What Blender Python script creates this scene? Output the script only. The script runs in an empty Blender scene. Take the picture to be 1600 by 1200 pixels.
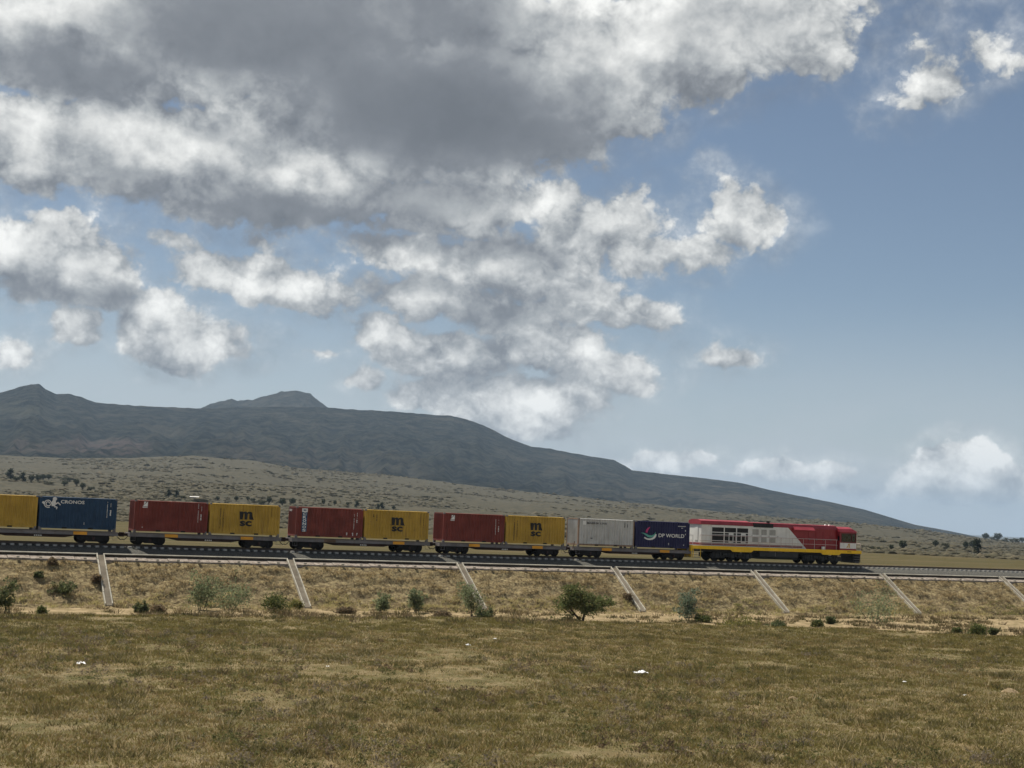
import bpy, math, random
import numpy as np
from mathutils import Vector, Matrix

# ------------------------------------------------------------------ camera, sky, sun, exposure
SC = bpy.context.scene
COL = SC.collection
CAM_Z = 3.849
YAW, PITCH, ROLL = math.radians(24.585), math.radians(5.218), math.radians(2.392)
FPX = 2219.0                                   # focal length in pixels of a 1600 px wide frame


def camera_axes():
    cy, sy = math.cos(YAW), math.sin(YAW)
    F = np.array([sy * math.cos(PITCH), cy * math.cos(PITCH), math.sin(PITCH)])
    R0 = np.array([cy, -sy, 0.0])
    U0 = np.cross(R0, F)
    R = R0 * math.cos(ROLL) + U0 * math.sin(ROLL)
    U = U0 * math.cos(ROLL) - R0 * math.sin(ROLL)
    return R, U, F


RGT, UPV, FWD = camera_axes()
cam_data = bpy.data.cameras.new('camera')
cam_data.sensor_width = 36.0
cam_data.lens = FPX / 1600.0 * 36.0
cam_data.clip_start = 0.5
cam_data.clip_end = 80000.0
cam = bpy.data.objects.new('camera', cam_data)
COL.objects.link(cam)
M4 = Matrix.Identity(4)
for i in range(3):
    M4[i][0] = RGT[i]
    M4[i][1] = UPV[i]
    M4[i][2] = -FWD[i]
M4[2][3] = CAM_Z
cam.matrix_world = M4
SC.camera = cam


def ray(x, y):
    """direction through a point measured in the photograph (1600 x 1200)"""
    return FWD + RGT * (x - 800.0) / FPX - UPV * (y - 600.0) / FPX


def at_z(x, y, z):
    d = ray(x, y)
    return d * ((z - CAM_Z) / d[2]) + np.array([0, 0, CAM_Z])


def at_y(x, y, Y):
    d = ray(x, y)
    return d * (Y / d[1]) + np.array([0, 0, CAM_Z])


def az_el(x, y):
    d = ray(x, y)
    return math.atan2(d[0], d[1]), math.atan2(d[2], math.hypot(d[0], d[1]))


SUN_EL = math.radians(60.0)
SUN_AZ = math.radians(-27.0)                   # from +Y (away from the camera, square to the track) towards -X
SUN_DIR = Vector((math.sin(SUN_AZ) * math.cos(SUN_EL), math.cos(SUN_AZ) * math.cos(SUN_EL), math.sin(SUN_EL)))
sun_data = bpy.data.lights.new('sun', 'SUN')
sun_data.energy = 5.0
sun_data.angle = math.radians(0.53)
sun_data.color = (1.0, 0.94, 0.83)
sun = bpy.data.objects.new('sun', sun_data)
COL.objects.link(sun)
sun.rotation_euler = SUN_DIR.to_track_quat('Z', 'Y').to_euler()
sun.location = (0, 0, 60)

SC.view_settings.view_transform = 'Standard'
SC.view_settings.look = 'None'
SC.view_settings.gamma = 1.0
SC.view_settings.exposure = 0.36
SC.view_settings.use_curve_mapping = False
SC.cycles.use_denoising = True
try:
    SC.cycles.denoiser = 'OPENIMAGEDENOISE'
except Exception:
    pass
SC.cycles.max_bounces = 6
SC.cycles.diffuse_bounces = 2
SC.cycles.glossy_bounces = 2
SC.cycles.transparent_max_bounces = 8
SC.cycles.volume_bounces = 0
SC.cycles.sample_clamp_indirect = 4.0


class Nodes:
    """small helper for writing node trees"""

    def __init__(self, tree):
        self.t = tree
        self.n = tree.nodes
        self.l = tree.links

    def put(self, sock, v):
        if v is None:
            return
        if hasattr(v, 'is_linked'):
            self.l.new(v, sock)
        else:
            sock.default_value = v

    def m(self, op, a, b=None, c=None, clamp=False):
        n = self.n.new('ShaderNodeMath')
        n.operation = op
        n.use_clamp = clamp
        for i, v in enumerate((a, b, c)):
            self.put(n.inputs[i], v)
        return n.outputs[0]

    def v(self, op, a, b=None, c=None, scale=None):
        n = self.n.new('ShaderNodeVectorMath')
        n.operation = op
        for i, x in enumerate((a, b, c)):
            self.put(n.inputs[i], x)
        if scale is not None:
            self.put(n.inputs['Scale'], scale)
        return n.outputs['Value'] if op in ('LENGTH', 'DOT_PRODUCT', 'DISTANCE') else n.outputs['Vector']

    def noise(self, vec, scale, detail=4.0, rough=0.55, dist=0.0, lac=2.0):
        n = self.n.new('ShaderNodeTexNoise')
        self.put(n.inputs['Vector'], vec)
        n.inputs['Scale'].default_value = scale
        n.inputs['Detail'].default_value = detail
        n.inputs['Roughness'].default_value = rough
        n.inputs['Lacunarity'].default_value = lac
        n.inputs['Distortion'].default_value = dist
        return n.outputs[0], n.outputs[1]

    def ramp(self, fac, a, b, lo=0.0, hi=1.0, smooth=True):
        n = self.n.new('ShaderNodeMapRange')
        n.interpolation_type = 'SMOOTHSTEP' if smooth else 'LINEAR'
        n.clamp = True
        self.put(n.inputs[0], fac)
        for i, x in zip((1, 2, 3, 4), (a, b, lo, hi)):
            self.put(n.inputs[i], x)
        return n.outputs[0]

    def mix(self, fac, a, b, mode='MIX'):
        n = self.n.new('ShaderNodeMix')
        n.data_type = 'RGBA'
        n.blend_type = mode
        self.put(n.inputs[0], fac)
        self.put(n.inputs[6], a if hasattr(a, 'is_linked') else (*a, 1.0)[:4])
        self.put(n.inputs[7], b if hasattr(b, 'is_linked') else (*b, 1.0)[:4])
        return n.outputs[2]

    def sep(self, vec):
        n = self.n.new('ShaderNodeSeparateXYZ')
        self.l.new(vec, n.inputs[0])
        return n.outputs

    def comb(self, x, y, z=0.0):
        n = self.n.new('ShaderNodeCombineXYZ')
        for i, v in enumerate((x, y, z)):
            self.put(n.inputs[i], v)
        return n.outputs[0]


# ---- the sky: Nishita air with a broken deck of cumulus.  Each cloud body is an ellipse of azimuth and elevation.
CLOUD_BODIES = [  # centre x, y and radii, measured in the photograph
    (130, 50, 260, 95), (430, 60, 330, 110), (690, 150, 300, 118), (600, 225, 210, 50), (850, 190, 140, 78), (930, 110, 150, 110),
    (1060, 60, 170, 90), (1220, 40, 130, 60), (1340, 0, 130, 26), (700, 20, 420, 80),
    (60, 235, 110, 70), (190, 235, 170, 85), (330, 235, 170, 80), (440, 280, 170, 70), (560, 320, 110, 40), (380, 330, 210, 42),
    (215, 130, 42, 22), (690, 310, 150, 58), (840, 300, 110, 42),
    (35, 395, 100, 58), (120, 410, 90, 50), (170, 450, 55, 40), (60, 455, 120, 22),
    (245, 500, 60, 52), (300, 535, 95, 42), (360, 555, 58, 20), (120, 510, 34, 34),
    (340, 425, 80, 34), (430, 440, 110, 42), (510, 470, 90, 26), (405, 385, 44, 22), (270, 385, 60, 18),
    (960, 345, 85, 52), (900, 370, 100, 40), (1010, 395, 70, 34), (1075, 395, 60, 32), (1140, 345, 62, 46), (1200, 365, 48, 30),
    (1130, 290, 30, 24), (1175, 310, 34, 24),
    (630, 392, 120, 34), (780, 405, 130, 46), (880, 440, 100, 38), (690, 462, 130, 40), (955, 485, 76, 32), (1005, 503, 42, 20), (800, 490, 130, 36),
    (600, 520, 60, 38), (690, 560, 120, 40), (840, 545, 105, 38), (930, 585, 85, 32), (990, 590, 44, 20),
    (690, 625, 100, 32), (800, 632, 130, 40), (900, 620, 60, 26), (560, 606, 34, 24), (850, 672, 60, 20), (495, 550, 36, 8),
    (1118, 562, 56, 26), (20, 555, 42, 30), (1455, 103, 70, 44), (1410, 138, 34, 26), (1535, 58, 56, 26), (1590, 84, 42, 22),
    (1010, 722, 50, 16), (1078, 718, 36, 16), (1045, 726, 40, 12), (1200, 736, 54, 18), (1285, 738, 46, 22), (1245, 742, 50, 16), (1150, 745, 50, 10),
    (1488, 730, 56, 38), (1525, 732, 50, 38), (1560, 752, 40, 28), (1455, 752, 44, 24), (1510, 762, 105, 30), (1340, 772, 120, 12), (1400, 772, 36, 16), (1440, 752, 40, 20), (1410, 770, 24, 12), (1500, 765, 80, 26),
]
CLOUD_GLOOM = [  # thick parts whose base is in shade: centre, radii, depth
    (430, 40, 310, 115, 1.0), (640, 10, 260, 70, .85), (680, 165, 280, 110, 1.15), (850, 215, 130, 60, 1.0), (130, 105, 200, 50, .7), (470, 345, 230, 40, .85),
    (650, 305, 170, 60, .75), (60, 455, 150, 26, .6), (180, 460, 60, 26, .5), (760, 385, 150, 34, .5), (770, 490, 170, 32, .55),
    (640, 440, 100, 26, .5), (800, 590, 160, 26, .45), (330, 205, 60, 26, .3), (200, 300, 180, 30, .35), (440, 475, 120, 14, .25),
    (320, 575, 110, 12, .3), (1000, 420, 90, 18, .3), (1150, 40, 170, 40, .42), (900, 120, 120, 50, .4), (700, 600, 160, 22, .35), (950, 520, 80, 14, .25),
    (1500, 775, 90, 16, .35),
]


def build_sky():
    w = bpy.data.worlds.new('World')
    SC.world = w
    w.use_nodes = True
    t = w.node_tree
    t.nodes.clear()
    N = Nodes(t)
    out = t.nodes.new('ShaderNodeOutputWorld')
    STR = 0.10
    sky = t.nodes.new('ShaderNodeTexSky')
    sky.sky_type = 'NISHITA'
    sky.sun_disc = False
    sky.sun_elevation = SUN_EL
    sky.sun_rotation = SUN_AZ
    sky.altitude = 1900
    sky.air_density = 1.0
    sky.dust_density = 2.2
    sky.ozone_density = 1.0
    tc = t.nodes.new('ShaderNodeTexCoord')
    d = N.v('NORMALIZE', tc.outputs['Generated'])
    x, y, z = N.sep(d)
    az = N.m('ARCTAN2', x, y)
    el = N.m('ARCSINE', z)
    air = N.mix(1.0, sky.outputs[0], SKY_TINT, 'MULTIPLY')
    flat = N.v('MULTIPLY', d, (1.0, 1.0, 1.4))

    def cloud_colour(b):
        cr = t.nodes.new('ShaderNodeValToRGB')
        cr.color_ramp.elements[0].position = 0.0
        cr.color_ramp.elements[0].color = (0.118, 0.129, 0.146, 1)
        cr.color_ramp.elements[1].position = 1.0
        cr.color_ramp.elements[1].color = (0.80, 0.80, 0.775, 1)
        for pos, c in ((0.25, (0.18, 0.193, 0.212)), (0.5, (0.325, 0.34, 0.35)), (0.75, (0.56, 0.566, 0.555))):
            e_ = cr.color_ramp.elements.new(pos)
            e_.color = (*c, 1)
        t.links.new(b, cr.inputs[0])
        return N.v('SCALE', cr.outputs[0], scale=1.0 / STR)

    # ---- the broken deck all round
    zz = N.m('MAXIMUM', z, 0.06)
    deck = N.v('DIVIDE', d, N.comb(zz, zz, zz))
    g, _ = N.noise(deck, 0.85, 7.0, 0.55)
    gcov = N.ramp(g, 0.50, 0.56)
    gb = N.ramp(g, 0.52, 0.70, 0.82, 0.15)
    col_round = N.mix(gcov, air, cloud_colour(gb))

    # ---- the part of the deck in view
    size = N.ramp(el, 0.0, 0.26, 0.34, 1.0, False)          # clouds far off, low over the horizon, look smaller
    fl = N.v('MULTIPLY', d, (1.0, 1.0, 1.12))
    wf, wc = N.noise(flat, 8.0, 2.0, 0.5)
    ff, fc = N.noise(fl, 26.0, 5.0, 0.60)
    wv = N.v('SCALE', N.v('SUBTRACT', wc, (0.5, 0.5, 0.5)), scale=N.m('MULTIPLY', size, 0.050))
    fv = N.v('SCALE', N.v('SUBTRACT', fc, (0.5, 0.5, 0.5)), scale=N.m('MULTIPLY', size, 0.055))
    p0 = N.v('ADD', N.comb(az, el), wv)
    p = N.v('ADD', p0, fv)
    flw = N.v('ADD', fl, N.v('SCALE', N.v('SUBTRACT', fc, (0.5, 0.5, 0.5)), scale=0.030))

    def puffs(vec):
        """cauliflower heads"""
        n = t.nodes.new('ShaderNodeTexVoronoi')
        n.feature = 'F1'
        n.inputs['Scale'].default_value = 27.0
        n.inputs['Detail'].default_value = 3.2
        n.inputs['Roughness'].default_value = 0.55
        n.inputs['Lacunarity'].default_value = 2.3
        N.l.new(vec, n.inputs['Vector'])
        return n.outputs['Distance']

    def field(p):
        acc = None
        for cx, cy, rx, ry in CLOUD_BODIES:
            a, e = az_el(cx, cy)
            sx, sy = FPX / (rx * 1.16), FPX / (ry * 1.16)
            q = N.v('MULTIPLY_ADD', p, (sx, sy, 0.0), (-a * sx, -e * sy, 0.0))
            r = min(rx, ry) * 1.16 / 44.0
            sd = N.m('MULTIPLY_ADD', N.v('LENGTH', q), -r, r)
            acc = sd if acc is None else N.m('SMOOTH_MAX', acc, sd, 0.2)
        return acc

    D0 = field(p)
    D1 = field(N.v('ADD', p, (-0.010, 0.020, 0.0)))
    fine, _ = N.noise(fl, 60.0, 6.0, 0.62)
    W0 = puffs(flw)
    W1 = puffs(N.v('ADD', flw, (-0.004, 0.002, 0.0125)))
    edge = N.m('ADD', N.m('MULTIPLY', N.m('SUBTRACT', fine, 0.5), 0.9), N.m('MULTIPLY', N.m('SUBTRACT', PUFF_BIAS, W0), 0.62))
    sz2 = N.m('MULTIPLY', size, size)
    dens = N.m('ADD', D0, N.m('MULTIPLY', edge, N.m('MULTIPLY_ADD', sz2, 0.85, 0.12)))
    cover = N.ramp(N.m('DIVIDE', dens, size), -0.16, 0.34)
    # thin torn veils round the cloud bodies
    thin = N.m('MULTIPLY', N.ramp(N.m('DIVIDE', D0, size), -1.0, 0.1), N.ramp(N.m('ADD', N.m('MULTIPLY', ff, 0.6), N.m('MULTIPLY', fine, 0.4)), 0.38, 0.68, 0.08, 0.48))
    cover = N.m('MAXIMUM', cover, thin)
    gl = None
    pg = N.v('ADD', p0, N.v('SCALE', fv, scale=0.6))
    for cx, cy, rx, ry, wt in CLOUD_GLOOM:
        a, e = az_el(cx, cy)
        sx, sy = FPX / (rx * 1.35), FPX / (ry * 1.35)
        q = N.v('MULTIPLY_ADD', pg, (sx, sy, 0.0), (-a * sx, -e * sy, 0.0))
        s = N.ramp(N.v('LENGTH', q), 0.15, 1.0, wt, 0.0)
        gl = s if gl is None else N.m('SMOOTH_MAX', gl, s, 0.12)
    mid, _ = N.noise(fl, 15.0, 5.0, 0.58)
    mid2, _ = N.noise(N.v('ADD', fl, (-0.010, 0.005, 0.032)), 15.0, 5.0, 0.58)
    detail = N.m('ADD', N.m('MULTIPLY', N.m('SUBTRACT', W1, W0), 0.30), N.m('MULTIPLY', N.m('SUBTRACT', PUFF_BIAS - 0.10, W0), 0.26))
    detail = N.m('ADD', detail, N.m('MULTIPLY', N.m('SUBTRACT', fine, 0.5), 0.40))
    detail = N.m('MULTIPLY', detail, N.ramp(dens, 0.0, 1.5, 1.0, 0.42))
    lit = N.m('MULTIPLY', N.ramp(N.m('SUBTRACT', D0, D1), -1.0, 1.0, -1.0, 1.0, False), 0.24)
    lit = N.m('ADD', lit, N.m('MULTIPLY', N.m('SUBTRACT', mid, mid2), 1.15))
    lit = N.m('ADD', lit, detail)
    lit = N.m('MULTIPLY', lit, N.m('SUBTRACT', 1.0, N.m('MULTIPLY', gl, 0.72)))
    thick = N.ramp(dens, 0.2, 2.6, 0.0, 0.10)
    b = N.m('ADD', N.m('SUBTRACT', CLOUD_BASE, thick), lit)
    b = N.m('SUBTRACT', b, N.m('MULTIPLY', gl, 0.50), clamp=True)
    low = N.ramp(el, -0.02, 0.05, 0.78, 1.0)
    cover = N.m('MULTIPLY', cover, low)
    # thin bright veil low over the horizon
    hz, _ = N.noise(N.v('MULTIPLY', d, (1.0, 1.0, 2.6)), 7.0, 4.0, 0.6)
    veil = N.m('MULTIPLY', N.ramp(el, -0.01, 0.17, 0.95, 0.0), N.ramp(hz, 0.25, 0.6, 0.55, 1.0))
    air2 = N.mix(veil, air, tuple(c / STR for c in (0.40, 0.43, 0.46)))
    col_view = N.mix(cover, air2, cloud_colour(b))

    ca, ce = az_el(800, 430)
    off = N.v('LENGTH', N.v('MULTIPLY', N.v('SUBTRACT', N.comb(az, el), (ca, ce, 0.0)), (1 / 0.44, 1 / 0.36, 0.0)))
    off_f = N.ramp(off, 1.0, 1.25, 0.0, 1.0)
    bgs = []
    for c in (col_view, col_round):
        bg = t.nodes.new('ShaderNodeBackground')
        bg.inputs[1].default_value = STR
        N.l.new(c, bg.inputs[0])
        bgs.append(bg)
    ms = t.nodes.new('ShaderNodeMixShader')
    N.l.new(off_f, ms.inputs[0])
    N.l.new(bgs[0].outputs[0], ms.inputs[1])
    N.l.new(bgs[1].outputs[0], ms.inputs[2])
    N.l.new(ms.outputs[0], out.inputs[0])


SKY_TINT = (0.67, 0.64, 0.595)
CLOUD_BASE = 0.70
PUFF_BIAS = 0.74
build_sky()
SC.world.cycles.sampling_method = 'MANUAL'
SC.world.cycles.sample_map_resolution = 256

# ------------------------------------------------------------------ helpers
TC = 121.534            # distance of the track's centre line from the camera, square to it
PITCH_W = 13.8          # wagon pitch
rng = np.random.default_rng(7)
random.seed(7)


def tag(o, label=None, cat=None, group=None, kind=None):
    if label:
        o['label'] = label
    if cat:
        o['category'] = cat
    if group:
        o['group'] = group
    if kind:
        o['kind'] = kind
    return o


def empty(name, loc=(0, 0, 0), rz=0.0):
    o = bpy.data.objects.new(name, None)
    o.empty_display_size = 0.3
    o.location = loc
    o.rotation_euler = (0, 0, rz)
    COL.objects.link(o)
    return o


def place(name, mesh, parent=None, loc=(0, 0, 0), rz=0.0, scale=None):
    o = bpy.data.objects.new(name, mesh)
    COL.objects.link(o)
    o.location = loc
    o.rotation_euler = (0, 0, rz)
    if scale:
        o.scale = scale
    if parent:
        o.parent = parent
    return o


def copy_tree(o, parent=None):
    c = o.copy()
    COL.objects.link(c)
    c.parent = parent
    for ch in list(o.children):
        copy_tree(ch, c)
    return c


def mesh_np(name, v, f, mat, cols=None, smooth=False):
    """mesh from numpy arrays: v (n,3), f (m,3) or (m,4)"""
    v = np.asarray(v, np.float32)
    f = np.asarray(f, np.int32)
    me = bpy.data.meshes.new(name)
    k = f.shape[1]
    me.vertices.add(len(v))
    me.vertices.foreach_set('co', v.ravel())
    me.loops.add(f.size)
    me.loops.foreach_set('vertex_index', f.ravel())
    me.polygons.add(len(f))
    me.polygons.foreach_set('loop_start', np.arange(0, f.size, k, dtype=np.int32))
    if smooth:
        me.polygons.foreach_set('use_smooth', np.ones(len(f), bool))
    me.update(calc_edges=True)
    if cols is not None:
        at = me.color_attributes.new('Col', 'FLOAT_COLOR', 'POINT')
        c4 = np.ones((len(v), 4), np.float32)
        c4[:, :3] = cols
        at.data.foreach_set('color', c4.ravel())
    me.materials.append(mat)
    return me


class MB:
    """collects boxes, prisms and tubes into one mesh"""

    def __init__(self):
        self.v = []
        self.f = []

    def add(self, vs, fs):
        b = len(self.v)
        self.v += [tuple(p) for p in vs]
        self.f += [tuple(i + b for i in q) for q in fs]
        return self

    def box(self, x0, x1, y0, y1, z0, z1):
        vs = [(x, y, z) for z in (z0, z1) for y in (y0, y1) for x in (x0, x1)]
        return self.add(vs, [(0, 2, 3, 1), (4, 5, 7, 6), (0, 1, 5, 4), (2, 6, 7, 3), (0, 4, 6, 2), (1, 3, 7, 5)])

    def prism(self, pts, a0, a1, axis='y'):
        """outline pts (counter-clockwise seen from -axis side) swept from a0 to a1; axis y: pts are (x,z); x: (y,z); z: (x,y)"""
        n = len(pts)

        def P(p, a):
            return {'y': (p[0], a, p[1]), 'x': (a, p[0], p[1]), 'z': (p[0], p[1], a)}[axis]
        vs = [P(p, a0) for p in pts] + [P(p, a1) for p in pts]
        fs = [tuple(range(n)), tuple(range(2 * n - 1, n - 1, -1))]
        for i in range(n):
            j = (i + 1) % n
            fs.append((i, i + n, j + n, j))
        return self.add(vs, fs)

    def cyl(self, c, r, h, axis='y', n=16, r2=None):
        r2 = r if r2 is None else r2
        vs = []
        for k, (rr, s) in enumerate(((r, -h / 2), (r2, h / 2))):
            for i in range(n):
                a = 2 * math.pi * i / n
                u, w = rr * math.cos(a), rr * math.sin(a)
                o = {'y': (u, s, w), 'x': (s, u, w), 'z': (u, w, s)}[axis]
                vs.append((c[0] + o[0], c[1] + o[1], c[2] + o[2]))
        fs = [tuple(range(n)), tuple(range(2 * n - 1, n - 1, -1))]
        fs += [(i, i + n, (i + 1) % n + n, (i + 1) % n) for i in range(n)]
        return self.add(vs, fs)

    def tube(self, pts, r, n=6, r_end=None):
        pts = [Vector(p) for p in pts]
        base = len(self.v)
        m = len(pts)
        for k, p in enumerate(pts):
            t = (pts[min(k + 1, m - 1)] - pts[max(k - 1, 0)]).normalized()
            a = t.orthogonal().normalized()
            b = t.cross(a)
            rr = r if r_end is None else r + (r_end - r) * k / (m - 1)
            for i in range(n):
                an = 2 * math.pi * i / n
                self.v.append(tuple(p + (a * math.cos(an) + b * math.sin(an)) * rr))
        for k in range(m - 1):
            for i in range(n):
                j = (i + 1) % n
                self.f.append((base + k * n + i, base + k * n + j, base + (k + 1) * n + j, base + (k + 1) * n + i))
        self.f.append(tuple(base + i for i in range(n - 1, -1, -1)))
        self.f.append(tuple(base + (m - 1) * n + i for i in range(n)))
        return self

    def mesh(self, name, mat, fix=True):
        me = bpy.data.meshes.new(name)
        me.from_pydata(self.v, [], self.f)
        me.materials.append(mat)
        if fix:
            import bmesh
            bm = bmesh.new()
            bm.from_mesh(me)
            bmesh.ops.recalc_face_normals(bm, faces=bm.faces)
            bm.to_mesh(me)
            bm.free()
        me.update()
        return me

    def build(self, name, mat, parent=None, loc=(0, 0, 0), rz=0.0):
        return place(name, self.mesh(name, mat), parent, loc, rz)


# value noise in numpy for terrain
def _hash(i, j, s):
    n = (i * 374761393 + j * 668265263 + s * 144269504) & 0xffffffff
    n = ((n ^ (n >> 13)) * 1274126177) & 0xffffffff
    return ((n ^ (n >> 16)) & 0xffff) / 65535.0


def vnoise(x, y, s=0):
    x = np.asarray(x, float)
    y = np.asarray(y, float)
    i = np.floor(x).astype(np.int64)
    j = np.floor(y).astype(np.int64)
    u = x - i
    w = y - j
    u = u * u * (3 - 2 * u)
    w = w * w * (3 - 2 * w)
    a = _hash(i, j, s) * (1 - u) + _hash(i + 1, j, s) * u
    b = _hash(i, j + 1, s) * (1 - u) + _hash(i + 1, j + 1, s) * u
    return a * (1 - w) + b * w


def fbm(x, y, s=0, o=4, rough=0.5):
    t = 0
    a = 1.0
    tot = 0
    for k in range(o):
        t = t + a * vnoise(np.asarray(x) * 2 ** k, np.asarray(y) * 2 ** k, s + k * 17)
        tot += a
        a *= rough
    return t / tot


def sstep(a, b, x):
    t = np.clip((np.asarray(x, float) - a) / (b - a), 0, 1)
    return t * t * (3 - 2 * t)


# ------------------------------------------------------------------ materials
MATS = {}


def base_mat(name):
    m = bpy.data.materials.new(name)
    m.use_nodes = True
    t = m.node_tree
    t.nodes.clear()
    N = Nodes(t)
    out = t.nodes.new('ShaderNodeOutputMaterial')
    bs = t.nodes.new('ShaderNodeBsdfPrincipled')
    t.links.new(bs.outputs[0], out.inputs[0])
    geo = t.nodes.new('ShaderNodeNewGeometry')
    MATS[name] = m
    return m, N, bs, geo.outputs['Position'], out


def paint(name, col, rough=0.55, var=0.12, dirt=(0.12, 0.085, 0.055), dirt_amt=0.35, rust=0.0, metal=0.0, spec=0.3):
    """weathered paint: faded blotches, dirt running down, rust spots"""
    m, N, bs, pos, out = base_mat(name)
    n1, _ = N.noise(pos, 0.9, 4.0, 0.6)
    n2, _ = N.noise(N.v('MULTIPLY', pos, (5.0, 5.0, 0.35)), 1.0, 4.0, 0.6)
    n3, _ = N.noise(pos, 3.2, 5.0, 0.7)
    lo = tuple(c * (1 - var) for c in col)
    hi = tuple(min(1.0, c * (1 + var) + 0.012) for c in col)
    c = N.mix(N.ramp(n1, 0.3, 0.7), lo, hi)
    c = N.mix(N.m('MULTIPLY', N.ramp(n2, 0.48, 0.78), dirt_amt), c, dirt)
    if rust:
        c = N.mix(N.m('MULTIPLY', N.ramp(n3, 0.66 - rust * 0.12, 0.74), 0.9), c, (0.13, 0.055, 0.025))
    N.put(bs.inputs['Base Color'], c)
    N.put(bs.inputs['Roughness'], N.ramp(n1, 0.2, 0.8, rough - 0.08, min(1, rough + 0.12)))
    bs.inputs['Metallic'].default_value = metal
    bs.inputs['Specular IOR Level'].default_value = spec
    return m


def soil(name, cols, scale, rough=0.95, bump=0.3, bscale=8.0, bdist=0.1):
    """blotchy natural ground of three or four colours"""
    m, N, bs, pos, out = base_mat(name)
    c = None
    for k, col in enumerate(cols):
        if c is None:
            c = N.mix(0.0, col, col)
            continue
        n, _ = N.noise(N.v('ADD', pos, (13.7 * k, 5.1 * k, 0.0)), scale * (0.45 + 0.75 * k), 6.0, 0.62)
        c = N.mix(N.ramp(n, 0.47, 0.60), c, col)
    N.put(bs.inputs['Base Color'], c)
    bs.inputs['Roughness'].default_value = rough
    bs.inputs['Specular IOR Level'].default_value = 0.1
    if bump:
        nb, _ = N.noise(pos, bscale, 5.0, 0.65)
        b = N.n.new('ShaderNodeBump')
        b.inputs['Strength'].default_value = bump
        b.inputs['Distance'].default_value = bdist
        N.l.new(nb, b.inputs['Height'])
        N.l.new(b.outputs[0], bs.inputs['Normal'])
    return m


def leafy(name, trans=0.25):
    """foliage, coloured blade by blade through the colour attribute"""
    m, N, bs, pos, out = base_mat(name)
    at = N.n.new('ShaderNodeVertexColor')
    at.layer_name = 'Col'
    bs.inputs['Roughness'].default_value = 0.8
    bs.inputs['Specular IOR Level'].default_value = 0.12
    N.l.new(at.outputs[0], bs.inputs['Base Color'])
    tr = N.n.new('ShaderNodeBsdfTranslucent')
    N.l.new(at.outputs[0], tr.inputs[0])
    ms = N.n.new('ShaderNodeMixShader')
    ms.inputs[0].default_value = trans
    N.l.new(bs.outputs[0], ms.inputs[1])
    N.l.new(tr.outputs[0], ms.inputs[2])
    N.l.new(ms.outputs[0], out.inputs[0])
    return m


def glass(name):
    m, N, bs, pos, out = base_mat(name)
    N.n.remove(bs)
    tr = N.n.new('ShaderNodeBsdfTransparent')
    tr.inputs[0].default_value = (0.62, 0.66, 0.66, 1)
    gl = N.n.new('ShaderNodeBsdfGlossy')
    gl.inputs['Roughness'].default_value = 0.04
    gl.inputs[0].default_value = (0.8, 0.82, 0.85, 1)
    lw = N.n.new('ShaderNodeFresnel')
    lw.inputs[0].default_value = 1.5
    ms = N.n.new('ShaderNodeMixShader')
    N.l.new(lw.outputs[0], ms.inputs[0])
    N.l.new(tr.outputs[0], ms.inputs[1])
    N.l.new(gl.outputs[0], ms.inputs[2])
    N.l.new(ms.outputs[0], out.inputs[0])
    return m


M_STEEL = paint('worn_steel', (0.16, 0.15, 0.155), 0.6, 0.2, (0.10, 0.075, 0.055), 0.5)
M_SILL = paint('wagon_grey_paint', (0.17, 0.158, 0.16), 0.6, 0.18, (0.14, 0.10, 0.07), 0.45, 0.3)
M_BLACK = paint('bogie_black', (0.009, 0.008, 0.008), 0.75, 0.3, (0.02, 0.014, 0.011), 0.5, 0, 0, 0.15)
M_DARKRED = paint('underframe_brown', (0.032, 0.014, 0.012), 0.75, 0.3, (0.04, 0.03, 0.025), 0.5)
M_RAIL = paint('rail_steel', (0.075, 0.058, 0.048), 0.55, 0.2, (0.05, 0.035, 0.03), 0.4, 0.0, 0.4)
M_ORANGE = paint('orange_reflector', (0.74, 0.33, 0.025), 0.5, 0.12, (0.3, 0.14, 0.04), 0.3)
M_RUSTPATCH = paint('rusted_patch', (0.13, 0.085, 0.055), 0.8, 0.3)
M_WHITE_MARK = paint('white_marking', (0.72, 0.72, 0.70), 0.6, 0.08, (0.3, 0.28, 0.25), 0.25)
M_BLACK_MARK = paint('black_marking', (0.014, 0.013, 0.012), 0.6, 0.1, (0.05, 0.04, 0.03), 0.2)
C_YELLOW = paint('container_mustard', (0.42, 0.262, 0.032), 0.5, 0.12, (0.16, 0.085, 0.03), 0.45, 0.14)
C_RED = paint('container_oxide_red', (0.160, 0.026, 0.017), 0.55, 0.16, (0.065, 0.020, 0.014), 0.5, 0.06, 0.0)
C_RED2 = paint('container_worn_red', (0.170, 0.031, 0.021), 0.55, 0.24, (0.07, 0.025, 0.02), 0.55, 0.15)
C_BLUE = paint('container_deep_blue', (0.010, 0.042, 0.095), 0.5, 0.14, (0.012, 0.024, 0.042), 0.4)
C_NAVY = paint('container_navy', (0.006, 0.006, 0.055), 0.45, 0.10, (0.005, 0.005, 0.03), 0.25)
C_WHITE = paint('container_grey_white', (0.47, 0.47, 0.455), 0.6, 0.12, (0.22, 0.19, 0.15), 0.45, 0.32)
C_RUST = paint('container_rusty_frame', (0.22, 0.15, 0.105), 0.7, 0.25, (0.12, 0.06, 0.035), 0.6, 0.5)
M_DBLUE = paint('blue_label', (0.022, 0.075, 0.16), 0.5, 0.1)
M_PINK = paint('magenta_mark', (0.50, 0.035, 0.16), 0.5, 0.08)
M_TEAL = paint('teal_mark', (0.10, 0.36, 0.30), 0.5, 0.08)
L_WHITE = paint('loco_white', (0.68, 0.68, 0.65), 0.5, 0.07, (0.30, 0.25, 0.19), 0.3)
L_WHITE2 = paint('loco_white_door', (0.70, 0.70, 0.67), 0.5, 0.07, (0.30, 0.25, 0.19), 0.25)
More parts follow.
